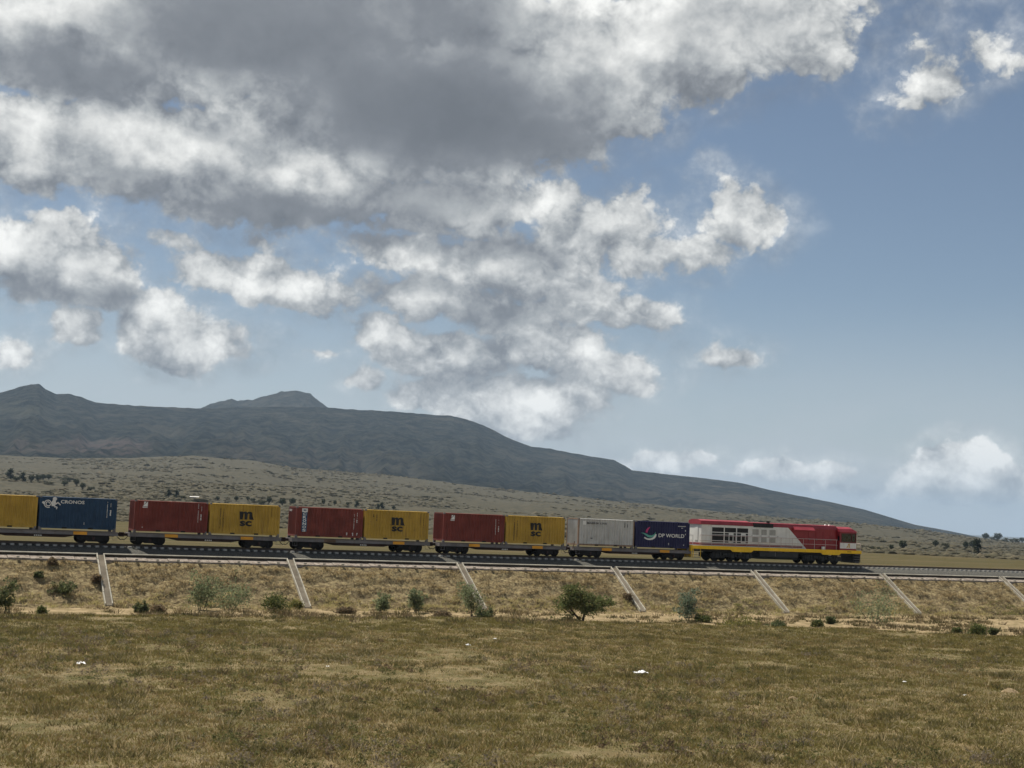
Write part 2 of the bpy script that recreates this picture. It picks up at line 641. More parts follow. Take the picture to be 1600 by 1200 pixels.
L_RED = paint('loco_red', (0.235, 0.006, 0.011), 0.4, 0.10, (0.08, 0.02, 0.02), 0.3, 0, 0, 0.45)
L_REDROOF = paint('loco_red_roof', (0.27, 0.026, 0.040), 0.5, 0.12, (0.10, 0.05, 0.05), 0.35)
L_YELLOW = paint('loco_yellow', (0.86, 0.52, 0.012), 0.45, 0.08, (0.25, 0.15, 0.04), 0.3)
L_BLACK = paint('loco_black', (0.010, 0.010, 0.011), 0.6, 0.25, (0.05, 0.045, 0.04), 0.4)
L_GREY = paint('loco_tank_grey', (0.022, 0.025, 0.026), 0.6, 0.2, (0.03, 0.025, 0.022), 0.4)
L_LOUVRE = paint('loco_louvre_grey', (0.38, 0.38, 0.355), 0.6, 0.12, (0.2, 0.17, 0.13), 0.45)
L_GOLD = paint('gold_mark', (0.52, 0.32, 0.07), 0.5, 0.1)
L_RAILING = paint('handrail_pale', (0.50, 0.40, 0.38), 0.5, 0.08)
GLASS = glass('cab_glass')
M_CONC = paint('kerb_concrete', (0.43, 0.40, 0.33), 0.9, 0.18, (0.20, 0.16, 0.11), 0.5, 0, 0, 0.1)
M_KERBSHADE = soil('kerb_shade_paint', [(0.07, 0.058, 0.046), (0.045, 0.038, 0.03)], 3.0)  # dark colour stands in for shade on the kerb's front face
M_APRON = soil('apron_stone', [(0.26, 0.222, 0.188), (0.32, 0.28, 0.235), (0.17, 0.14, 0.115)], 1.6, 0.95, 0.4, 9.0, 0.05)
M_CHFLOOR = paint('chute_floor', (0.17, 0.145, 0.11), 0.95, 0.2, (0.13, 0.1, 0.07), 0.4, 0, 0, 0.1)
M_SLEEPER = paint('sleeper_concrete', (0.36, 0.35, 0.325), 0.9, 0.12, (0.15, 0.12, 0.1), 0.3, 0, 0, 0.1)
M_BALLAST = soil('ballast_stone', [(0.074, 0.072, 0.063), (0.110, 0.108, 0.095), (0.036, 0.035, 0.031), (0.155, 0.150, 0.133)], 7.0, 0.95, 1.0, 11.0, 0.12)
M_BANK = soil('embankment_earth', [(0.24, 0.188, 0.100), (0.19, 0.145, 0.078), (0.31, 0.25, 0.135), (0.15, 0.112, 0.062)], 1.3, 0.95, 0.9, 3.0, 0.25)
M_GRASS = leafy('dry_grass_blades', 0.42)
M_LEAF = leafy('leaves', 0.45)
M_BARK = soil('bark', [(0.085, 0.062, 0.045), (0.05, 0.038, 0.028)], 4.0, 0.95, 0.4, 12.0, 0.02)
M_PLASTIC = paint('white_plastic', (0.78, 0.78, 0.78), 0.5, 0.05, (0.5, 0.48, 0.45), 0.2)
M_SHED = paint('shed_roof_metal', (0.55, 0.53, 0.50), 0.6, 0.1)


# ------------------------------------------------------------------ terrain
FIELD_Z = -2.6


def curve(points):
    """photograph points -> (azimuth, tangent of elevation) arrays for interpolation"""
    a = []
    e = []
    for x, y in points:
        A, E = az_el(x, y)
        a.append(A)
        e.append(math.tan(E))
    return np.array(a), np.array(e)


SKYLINE = [(-60, 640), (0, 613), (30, 605), (48, 600.5), (62, 600), (72, 609), (88, 616), (108, 615), (125, 620), (150, 629), (200, 633), (250, 636), (330, 638),
           (400, 636), (470, 635.5), (512, 637), (560, 640), (600, 642), (640, 645), (680, 649), (705, 650), (720, 653), (745, 660), (765, 669), (790, 683),
           (815, 692), (830, 698), (860, 701), (900, 709), (930, 714), (960, 719), (975, 727), (988, 735), (1050, 742), (1100, 747), (1160, 755), (1200, 765),
           (1250, 775), (1300, 785), (1350, 796), (1400, 811), (1430, 820), (1470, 827), (1510, 835), (1540, 842), (1570, 850), (1660, 866)]
CREST = [(-60, 705), (0, 712), (100, 716), (200, 715), (300, 712), (400, 720), (450, 730), (520, 735), (600, 741), (700, 754), (800, 766), (900, 776), (1000, 787),
         (1100, 797), (1200, 807), (1300, 815), (1400, 824), (1470, 832), (1540, 842), (1600, 848), (1700, 852)]
BACKPEAK = [(290, 650), (315, 637), (330, 630), (345, 626), (362, 622), (372, 627), (395, 624), (420, 617), (440, 612), (462, 610), (485, 615), (500, 628), (512, 637), (540, 652)]
SK_A, SK_E = curve(SKYLINE)
CR_A, CR_E = curve(CREST)
BP_A, BP_E = curve(BACKPEAK)
AZ_L, AZ_R = SK_A[0], SK_A[-1]
R_FIELD, R_CREST, R_RIDGE = 400.0, 2500.0, 6000.0


def crest_e(az):
    e = np.interp(az, CR_A, CR_E)
    e = np.where(az < CR_A[0], CR_E[0] * np.exp(-((CR_A[0] - az) / 0.5) ** 2), e)
    return np.where(az > CR_A[-1], CR_E[-1], e)


def ground_z(x, y):
    x = np.asarray(x, float)
    y = np.asarray(y, float)
    r = np.hypot(x, y)
    az = np.arctan2(x, y)
    # near side: rough pasture that ends above the sandy strip at the toe of the embankment
    ye = np.interp(x, [-60, 0, 20, 40, 56, 72, 90, 130], [82, 83, 85, 85, 80, 74, 70, 62])
    ye = ye + (fbm(x / 9, y / 9, 3, 3) - 0.5) * 4
    zf = -2.55 - 0.45 * np.clip(y / 80, -1, 1.2) + (fbm(x / 14, y / 14, 5, 4) - 0.5) * 0.35 + (fbm(x / 2.5, y / 2.5, 9, 3) - 0.5) * 0.16
    zs = -4.45 + (fbm(x / 6, y / 6, 11, 3) - 0.5) * 0.16
    t = sstep(0, 9, y - ye)
    near = zf * (1 - t) + zs * t
    # far side: level field, then scrub slopes
    far0 = FIELD_Z + (fbm(x / 60, y / 60, 21, 3) - 0.5) * 0.5
    t2 = sstep(TC + 3, TC + 16, y)
    z = near * (1 - t2) + far0 * t2
    rr = np.maximum(r, 1.0)
    s = np.clip((np.log(rr) - math.log(R_FIELD)) / (math.log(R_CREST) - math.log(R_FIELD)), 0, 1)
    e0 = (FIELD_Z - CAM_Z) / R_FIELD
    ce = crest_e(az)
    shape = 0.45 * s + 0.55 * s ** 1.6
    ang = e0 + (ce - e0) * shape
    hill = CAM_Z + rr * ang
    lump = (fbm(x / 260, y / 260, 31, 4) - 0.5) * 0.022 * rr * np.sin(np.pi * np.clip(s, 0, 1)) + (fbm(x / 55, y / 55, 37, 3) - 0.5) * 5.0 * sstep(0.02, 0.2, s)
    hill = hill + lump
    # behind the crest the land sinks before the mountain
    back = sstep(R_CREST, R_CREST * 1.5, rr)
    hill = np.where(rr > R_CREST, (CAM_Z + R_CREST * ce) - 25 * back - np.maximum(0, CAM_Z + R_CREST * ce) * 0.8 * back, hill)
    fwd = sstep(-0.15, 0.25, np.cos(az))          # only ahead of the camera
    far = np.where((rr > R_FIELD), hill * fwd + z * (1 - fwd), z)
    return np.where((y > TC + 3), far, z)


def polar_grid(azs, rs):
    A, Rr = np.meshgrid(azs, rs, indexing='ij')
    X = np.sin(A) * Rr
    Y = np.cos(A) * Rr
    na, nr = A.shape
    idx = np.arange(na * nr).reshape(na, nr)
    f = np.stack([idx[:-1, :-1], idx[1:, :-1], idx[1:, 1:], idx[:-1, 1:]], -1).reshape(-1, 4)
    return X, Y, A, Rr, f


def build_ground():
    azs = np.concatenate([np.radians(np.arange(-180, -2, 3.0)), np.radians(np.arange(-2, 52, 0.125)), np.radians(np.arange(52, 181, 3.0))])
    rs = np.concatenate([np.array([0.02, 4, 9, 15, 20]), np.geomspace(24, 24000, 400)])
    X, Y, A, Rr, f = polar_grid(azs, rs)
    Z = ground_z(X, Y)
    v = np.stack([X, Y, Z], -1).reshape(-1, 3)
    # what grows or lies where: R pasture, G bare sand, B scrub
    ye = np.interp(X, [-60, 0, 20, 40, 56, 72, 90, 130], [82, 83, 85, 85, 80, 74, 70, 62]) + (fbm(X / 9, Y / 9, 3, 3) - 0.5) * 4
    near = (Y < TC)
    past = (1 - sstep(1.0, 6.0, Y - ye)) * near
    sand = sstep(3.0, 7.0, Y - ye) * near
    scrub = sstep(R_FIELD * 0.93, R_FIELD * 1.08, Rr + (fbm(X / 40, Y / 40, 77, 3) - 0.5) * 40) * (~near)
    cols = np.stack([past, sand, scrub], -1).reshape(-1, 3)
    m, N, bs, pos, out = base_mat('ground_earth')
    at = N.n.new('ShaderNodeVertexColor')
    at.layer_name = 'Col'
    zr, zg, zb = N.sep(at.outputs[0])

    def blotch(cols, scale, stretch=(1, 1, 1)):
        c = None
        for k, col in enumerate(cols):
            if c is None:
                c = N.mix(0.0, col, col)
                continue
            n, _ = N.noise(N.v('MULTIPLY_ADD', pos, stretch, (17.3 * k, 7.9 * k, 0.0)), scale * (0.5 + 0.9 * k), 6.0, 0.62)
            c = N.mix(N.ramp(n, 0.47, 0.60), c, col)
        return c
    far_field = blotch([(0.076, 0.062, 0.025), (0.098, 0.076, 0.035), (0.066, 0.056, 0.021)], 0.012, (1, 3, 1))
    pasture = blotch([(0.125, 0.106, 0.045), (0.145, 0.112, 0.054), (0.10, 0.088, 0.036), (0.20, 0.158, 0.085)], 0.35)
    sandc = blotch([(0.28, 0.21, 0.12), (0.20, 0.15, 0.08), (0.34, 0.26, 0.155), (0.17, 0.135, 0.065)], 0.35)
    scrubc = blotch([(0.068, 0.061, 0.040), (0.054, 0.050, 0.033), (0.081, 0.071, 0.047), (0.047, 0.044, 0.029)], 0.05)
    c = N.mix(zb, far_field, scrubc)
    c = N.mix(zr, c, pasture)
    c = N.mix(zg, c, sandc)
    N.put(bs.inputs['Base Color'], c)
    bs.inputs['Roughness'].default_value = 0.95
    bs.inputs['Specular IOR Level'].default_value = 0.1
    nb, _ = N.noise(pos, 2.5, 6.0, 0.7)
    b = N.n.new('ShaderNodeBump')
    b.inputs['Strength'].default_value = 0.7
    b.inputs['Distance'].default_value = 0.2
    N.l.new(nb, b.inputs['Height'])
    N.l.new(b.outputs[0], bs.inputs['Normal'])
    g = place('ground', mesh_np('ground', v, f, m, cols, True))
    tag(g, kind='structure')
    return g


def build_mountains():
    def forest(name, c1, c2, c3, scale):
        m, N, bs, pos, out = base_mat(name)
        n, _ = N.noise(pos, scale, 8.0, 0.65)
        n2, _ = N.noise(pos, scale * 0.22, 5.0, 0.6)
        c = N.mix(N.ramp(n, 0.40, 0.62), c1, c2)
        c = N.mix(N.m('MULTIPLY', N.ramp(n2, 0.50, 0.66), 0.7), c, c3)
        return m, N, bs, pos, c
    m, N, bs, pos, c = forest('mountain_forest_shaded', (0.004, 0.006, 0.005), (0.044, 0.045, 0.034), (0.072, 0.067, 0.050), 0.026)  # dark forest, with the cloud shadow over it put into the colours

    def patch(px, py, rx, ry, col, amt, c, rad):
        """bare ground, and once a lit slope painted in, with an outline of its own, set where it lies on the mountain"""
        d = ray(px, py)
        d = d / math.hypot(d[0], d[1])
        ctr = d * rad
        s = FPX / rad
        n, nc = N.noise(pos, 0.006, 6.0, 0.65)
        q = N.v('ADD', pos, N.v('SCALE', N.v('SUBTRACT', nc, (0.5, 0.5, 0.5)), scale=rad / FPX * max(rx, ry) * 1.6))
        q = N.v('SUBTRACT', q, (ctr[0], ctr[1], ctr[2] + CAM_Z))
        lat = N.v('DOT_PRODUCT', q, (d[1], -d[0], 0.0))
        zz = N.sep(q)[2]
        ln = N.v('LENGTH', N.comb(N.m('MULTIPLY', lat, s / rx), N.m('MULTIPLY', zz, s / ry)))
        return N.mix(N.m('MULTIPLY', N.ramp(ln, 0.4, 1.1, 1.0, 0.0), amt), c, col)
    c = patch(165, 698, 80, 20, (0.115, 0.088, 0.078), 0.75, c, 4300)
    c = patch(60, 706, 60, 12, (0.10, 0.082, 0.07), 0.6, c, 4000)
    c = patch(1140, 772, 90, 16, (0.10, 0.085, 0.06), 0.7, c, 4500)  # sunlit slope painted in as a lighter colour
    c = patch(1290, 806, 120, 12, (0.09, 0.08, 0.055), 0.6, c, 4300)
    c = patch(560, 722, 150, 14, (0.075, 0.068, 0.05), 0.6, c, 3900)
    c = patch(420, 712, 120, 16, (0.085, 0.072, 0.055), 0.6, c, 3900)
    c = patch(1000, 772, 120, 10, (0.085, 0.075, 0.055), 0.6, c, 4200)
    c = patch(40, 645, 60, 18, (0.07, 0.07, 0.05), 0.6, c, 5200)
    N.put(bs.inputs['Base Color'], c)
    bs.inputs['Roughness'].default_value = 1.0
    bs.inputs['Specular IOR Level'].default_value = 0.0
    nb, _ = N.noise(pos, 0.035, 6.0, 0.7)
    b = N.n.new('ShaderNodeBump')
    b.inputs['Strength'].default_value = 1.0
    b.inputs['Distance'].default_value = 40.0
    N.l.new(nb, b.inputs['Height'])
    N.l.new(b.outputs[0], bs.inputs['Normal'])
    azs = np.concatenate([np.radians(np.arange(-40, -3, 0.8)), np.radians(np.arange(-3, 53, 0.07)), np.radians(np.arange(53, 70, 0.8))])
    rs = np.concatenate([np.linspace(2700, 6000, 90), np.linspace(6080, 9500, 24)])
    X, Y, A, Rr, f = polar_grid(azs, rs)
    sk = np.interp(A, SK_A, SK_E)
    sk = np.where(A < SK_A[0], SK_E[0] * np.exp(-((SK_A[0] - A) / 0.30) ** 2) - 0.004, sk)
    sk = np.where(A > SK_A[-1], SK_E[-1], sk)
    ce = crest_e(A) - 0.012
    s = np.clip((Rr - 2700) / (R_RIDGE - 2700), 0, 1)
    e = ce + (sk - ce) * (0.30 * s + 0.70 * s ** 1.35)
    h = CAM_Z + Rr * e
    back = np.clip((Rr - R_RIDGE) / 3500, 0, 1)
    h = np.where(Rr > R_RIDGE, (CAM_Z + R_RIDGE * sk) * (1 - sstep(0, 1, back)) - 40 * back, h)
    amp = np.clip(np.interp(A, SK_A, SK_E) / 0.08, 0.1, 1)
    gully = 1 - np.abs(2 * fbm(A * 46, Rr / 1500, 41, 4) - 1)
    mask = np.sin(np.pi * np.clip(s, 0, 1)) * (Rr < R_RIDGE)
    h = h + (gully - 0.7) * 75 * mask * amp + (fbm(X / 240, Y / 240, 43, 4) - 0.5) * 60 * mask * amp + (fbm(X / 60, Y / 60, 45, 3) - 0.5) * 26 * mask * amp
    h = h + (fbm(X / 26, Y / 26, 47, 2) - 0.5) * 7 * sstep(0.4, 1.0, s) * amp          # tree tops
    mo = place('mountain', mesh_np('mountain', np.stack([X, Y, h], -1).reshape(-1, 3), f, m, None, True))
    tag(mo, kind='structure')
    # the higher summit standing behind the rim
    azs = np.linspace(BP_A[0], BP_A[-1], 260)
    rs = np.linspace(6100, 8800, 90)
    X, Y, A, Rr, f = polar_grid(azs, rs)
    pk = np.interp(A, BP_A, BP_E)
    R2 = 7600.0
    s = np.clip((Rr - 6100) / (R2 - 6100), 0, 1)
    edge = np.interp(A, [BP_A[0], BP_A[-1]], [0, 0])
    h = CAM_Z + R2 * pk * (0.45 + 0.55 * s ** 0.8)
    h = h - np.where(Rr > R2, (Rr - R2) * 0.35, 0) + (fbm(X / 130, Y / 130, 53, 4) - 0.5) * 60 * (0.35 + 0.65 * (1 - s)) + (fbm(X / 34, Y / 34, 57, 3) - 0.5) * 16
    m2, N, bs, pos, c = forest('summit_rock', (0.008, 0.010, 0.008), (0.035, 0.034, 0.027), (0.06, 0.055, 0.045), 0.03)
    N.put(bs.inputs['Base Color'], c)
    bs.inputs['Roughness'].default_value = 1.0
    bs.inputs['Specular IOR Level'].default_value = 0.0
    pk_o = place('mountain_summit', mesh_np('mountain_summit', np.stack([X, Y, h], -1).reshape(-1, 3), f, m2, None, True))
    tag(pk_o, kind='structure')


build_ground()
build_mountains()


# ------------------------------------------------------------------ embankment, kerb, chutes, track
BANK_TOP_D, BANK_TOP_Z = 5.0, -1.22       # outer edge of the stone apron
TOE_D, TOE_Z = 9.7, -4.25


def bank_lumps(x, d):
    '''little terraces of tussocks running along the slope'''
    return (fbm(x / 1.3, d / 0.50, 61, 3) - 0.5) * 0.62 + (fbm(x / 5, d / 4, 63, 2) - 0.5) * 0.25


def bank_surface(d, x):
    """height of the near slope at distance d from the track centre"""
    t = (d - BANK_TOP_D) / (TOE_D - BANK_TOP_D)
    return BANK_TOP_Z + (TOE_Z - BANK_TOP_Z) * t


CHUTES = [18.2, 33.8, 49.3, 64.9, 80.5, 96.3, 112.3]


def build_embankment():
    xs = np.concatenate([np.arange(-500, -10, 12.0), np.arange(-10, 150, 0.32), np.arange(150, 900, 12.0)])
    prof = [(-16, -4.7)] + [(-d, None) for d in np.linspace(12.2, 4.45, 58)] + [(-4.3, -1.1), (-3.5, -0.92), (-2.2, -0.9), (0, -0.62), (2.2, -0.9), (4.4, -0.95), (7.5, -2.6), (9.5, -3.4)]
    d = np.array([p[0] for p in prof])
    X, Dm = np.meshgrid(xs, d, indexing='ij')
    Z = np.zeros_like(X)
    for j, (dd, z) in enumerate(prof):
        if z is None:
            a = -dd
            zz = np.interp(a, [4.45, BANK_TOP_D, TOE_D, 12.2], [-1.2, BANK_TOP_Z, TOE_Z, -4.62])
            rough = sstep(5.1, 5.7, a)
            zz = zz + rough * (bank_lumps(xs, np.full_like(xs, a)))
            near_ch = np.min(np.abs(xs[:, None] - np.array(CHUTES)[None, :]), 1)
            base_z = np.interp(a, [4.45, BANK_TOP_D, TOE_D, 12.2], [-1.2, BANK_TOP_Z, TOE_Z, -4.62])
            q = 1 - sstep(0.45, 1.3, near_ch)
            Z[:, j] = zz * (1 - q) + (base_z - 0.12) * q
        else:
            Z[:, j] = z
    v = np.stack([X, TC + Dm, Z], -1).reshape(-1, 3)
    idx = np.arange(X.size).reshape(X.shape)
    f = np.stack([idx[:-1, :-1], idx[1:, :-1], idx[1:, 1:], idx[:-1, 1:]], -1).reshape(-1, 4)
    tag(place('embankment', mesh_np('embankment', v, f, M_BANK, None, True)), kind='structure')
    # ballast bed
    prof = [(-3.55, -0.86), (-3.0, -0.62), (-2.3, -0.43), (-1.75, -0.33), (-1.36, -0.29), (-1.1, -0.25), (-0.6, -0.235), (0, -0.235), (0.6, -0.235), (1.3, -0.225), (1.75, -0.235), (3.5, -0.86)]
    xs = np.concatenate([np.arange(-500, -10, 12.0), np.arange(-10, 170, 0.3), np.arange(150, 900, 12.0)])
    X, Dm = np.meshgrid(xs, np.array([p[0] for p in prof]), indexing='ij')
    Z = np.array([p[1] for p in prof])[None, :] + (fbm(X / 0.35, Dm / 0.3, 71, 2) - 0.5) * 0.07
    v = np.stack([X, TC + Dm, Z], -1).reshape(-1, 3)
    idx = np.arange(X.size).reshape(X.shape)
    f = np.stack([idx[:-1, :-1], idx[1:, :-1], idx[1:, 1:], idx[:-1, 1:]], -1).reshape(-1, 4)
    tag(place('ballast_bed', mesh_np('ballast_bed', v, f, M_BALLAST, None, False)), kind='structure')




def build_kerb():
    root = empty('kerb', (0, TC, 0))
    tag(root, kind='structure')
    gaps = sorted(CHUTES)
    edges = [-500.0] + [g for g in gaps] + [900.0]
    for a, b in zip(edges[:-1], edges[1:]):
        a2 = a + (0.32 if a > -400 else 0)
        b2 = b - (0.32 if b < 800 else 0)
        mb = MB()
        mb.prism([(-4.15, -0.745), (-3.82, -0.745), (-3.82, -0.70), (-3.86, -0.66), (-4.11, -0.66), (-4.15, -0.70)], a2, b2, 'x')
        mb.build('kerb_stone', M_CONC, root)
        MB().box(a2, b2, -4.09, -3.83, -1.2, -0.748).build('kerb_shade_strip', M_KERBSHADE, root)  # set-back strip, its dark colour paints the shade line below the slab
    # sloping stone apron below the kerb, laid in panels
    ap = empty('stone_apron', (0, TC, 0))
    tag(ap, kind='structure')
    k = 0
    meshes = []
    for q in range(5):
        mb = MB()
        r = random.Random(q)
        top = -0.93 + r.uniform(-.015, .015)
        mb.prism([(-5.02 - r.uniform(0, .1), -1.45), (-4.17, -1.30), (-4.17, top), (-4.98 - r.uniform(0, .08), top - 0.20)], 0.0, 1.66, 'x')
        meshes.append(mb.mesh('apron_panel', M_APRON))
    hole = MB().box(0.62, 0.84, -5.14, -5.0, -1.10, -0.98).mesh('weep_spout', M_CONC)
    stops = [-6.0] + [c for c in CHUTES] + [146.0]
    for a, b in zip(stops[:-1], stops[1:]):
        a, b = a + 0.33, b - 0.33
        n = max(1, round((b - a) / 1.7))
        w = (b - a) / n
        for i in range(n):
            o = place('apron_panel', meshes[k % 5], ap, (a + i * w, 0, 0), 0, (w / 1.70, 1, 1))
            place('weep_spout', hole, ap, (a + i * w, random.uniform(-.02, .02), 0))
            k += 1


def build_chutes():
    names = ['leftmost whole one', 'right of the dark round bush',
             'crossed by the airy shrub leaning over it', 'right of the acacia tree', 'right of the grey-green bush', 'right of the wide pale shrub',
             'cut by the right picture edge']
    for i, cx in enumerate(CHUTES):
        root = empty('drainage_chute', (cx, TC, 0))
        tag(root, 'pale concrete drainage chute down the embankment, ' + names[i], 'drain', 'drainage chutes down the embankment')
        n = 9
        d0, z0 = 4.16, -0.72
        d1, z1 = 9.9, -4.28
        for side in (-1, 1):
            for k in range(n):
                ta, tb = (k + 0.02) / n, (k + 0.98) / n
                j = random.uniform(-.02, .02)
                pts = []
                for t in (ta, tb):
                    pts.append((-(d0 + (d1 - d0) * t), z0 + (z1 - z0) * t + j))
                mb = MB()
                poly = [(pts[1][0], pts[1][1] - 0.40), (pts[0][0], pts[0][1] - 0.40), (pts[0][0], pts[0][1] + 0.09), (pts[1][0], pts[1][1] + 0.09)]
                x0 = side * 0.225
                mb.prism(poly, min(x0, x0 + side * 0.085), max(x0, x0 + side * 0.085), 'x')
                mb.build('side_wall', M_CONC, root)
        mb = MB()
        poly = [(-d1, z1 - 0.35), (-d0, z0 - 0.35), (-d0, z0 - 0.06), (-d1, z1 - 0.06)]
        mb.prism(poly, -0.223, 0.223, 'x')
        mb.build('channel_floor', M_CHFLOOR, root)


def build_track():
    root = empty('railway_track', (0, TC, 0))
    tag(root, kind='structure')
    for s in (-1, 1):
        mb = MB()
        c = s * 0.7535
        prof = [(-.075, -.176), (.075, -.176), (.075, -.160), (.012, -.140), (.012, -.045), (.036, -.035), (.036, -.006), (.028, 0), (-.028, 0), (-.036, -.006), (-.036, -.035),
                (-.012, -.045), (-.012, -.140), (-.075, -.160)]
        mb.prism([(c + a, b) for a, b in prof], -500, 900, 'x')
        mb.build('rail', M_RAIL, root)
    mb = MB()
    mb.prism([(-1.32, -.38), (1.32, -.38), (1.32, -.15), (1.05, -.14), (.55, -.178), (0, -.20), (-.55, -.178), (-1.05, -.14), (-1.32, -.15)], -0.15, 0.15, 'x')
    me = mb.mesh('sleeper', M_SLEEPER)
    x = -12.0
    while x < 158:
        place('sleeper', me, root, (x, random.uniform(-.02, .02), -0.003))
        x += 0.66
    mb = MB()
    for x in list(np.arange(-300, -12.3, 0.66)) + list(np.arange(158.5, 520, 0.66)):
        mb.box(x - .15, x + .15, -1.25, 1.25, -.36, -.18)
    tag(mb.build('distant_sleepers', M_SLEEPER, root), kind='stuff')


build_embankment()
build_kerb()
build_chutes()
build_track()


# ------------------------------------------------------------------ train
CL, CW, CH = 6.10, 2.44, 2.57              # container
C_BASE = 1.14
TRAIN_X0 = 19.746 - 12.36                  # left container edge of the first wagon in view
MESH = {}


def shared(key, mat, fn):
    k = (key, mat.name)
    if k not in MESH:
        MESH[k] = fn().mesh(key, mat)
    return MESH[k]


def corrugated(x0, x1, z0, z1, y, depth, period, flip=1):
    mb = MB()
    n = max(1, round((x1 - x0) / period))
    p = (x1 - x0) / n
    xs = []
    for k in range(n):
        a = x0 + k * p
        xs += [(a, 0), (a + p * .25, 0), (a + p * .5, 1), (a + p * .75, 1)]
    xs.append((x1, 0))
    vs = []
    for x, d in xs:
        yy = y + flip * depth * d
        vs += [(x, yy, z0), (x, yy, z1)]
    fs = [(2 * i, 2 * i + 2, 2 * i + 3, 2 * i + 1) for i in range(len(xs) - 1)]
    return mb.add(vs, fs)


def corrugated_end(y0, y1, z0, z1, x, depth, period, flip=1):
    m = corrugated(y0, y1, z0, z1, 0, depth, period, flip)
    m.v = [(x + b, a, c) for a, b, c in m.v]
    return m


FONT_CACHE = {}


def text_mesh(body, size, mat, bold=0.0, width=None):
    key = (body, size, mat.name, bold, width)
    if key in FONT_CACHE:
        return FONT_CACHE[key]
    cu = bpy.data.curves.new('lettering', 'FONT')
    cu.body = body
    cu.size = 1.0
    cu.offset = bold
    cu.resolution_u = 3
    cu.align_x = 'CENTER'
    cu.align_y = 'CENTER'
    o = bpy.data.objects.new('lettering', cu)
    COL.objects.link(o)
    bpy.context.view_layer.update()
    me = bpy.data.meshes.new_from_object(o.evaluated_get(bpy.context.evaluated_depsgraph_get()))
    bpy.data.objects.remove(o)
    v = np.array([tuple(p.co) for p in me.vertices])
    lo, hi = v.min(0), v.max(0)
    v = v - (lo + hi) / 2
    sy = size / (hi[1] - lo[1])
    sx = sy if width is None else width / (hi[0] - lo[0])
    for i, p in enumerate(me.vertices):                       # flat letters standing in the x-z plane
        p.co = (v[i, 0] * sx, 0.0, v[i, 1] * sy)
    me.materials.clear()
    me.materials.append(mat)
    me.name = 'lettering'
    FONT_CACHE[key] = me
    return me


def flat(pts_list, mat, name='emblem', y=0.0):
    import bmesh
    me = bpy.data.meshes.new(name)
    bm = bmesh.new()
    for k, pts in enumerate(pts_list):
        vs = [bm.verts.new((p[0], y - 0.001 * k, p[1])) for p in pts]
        bm.faces.new(vs)
    bmesh.ops.triangulate(bm, faces=bm.faces)
    bmesh.ops.recalc_face_normals(bm, faces=bm.faces)
    bm.to_mesh(me)
    bm.free()
    me.materials.append(mat)
    return me


FACE_Y = -CW / 2 - 0.004


def codes(root, x, z, n, dz, mat, w=0.055, seed=0):
    """column of small stencilled characters, too far off to read: short bars"""
    r = random.Random(seed)
    mb = MB()
    zz = z
    for k in range(n):
        h = dz * r.uniform(0.55, 0.85)
        if r.random() > 0.12:
            mb.box(x - w / 2 * r.uniform(.6, 1), x + w / 2 * r.uniform(.6, 1), FACE_Y - 0.003, FACE_Y, zz - h, zz)
        zz -= dz
    mb.build('stencil_code', mat, root)


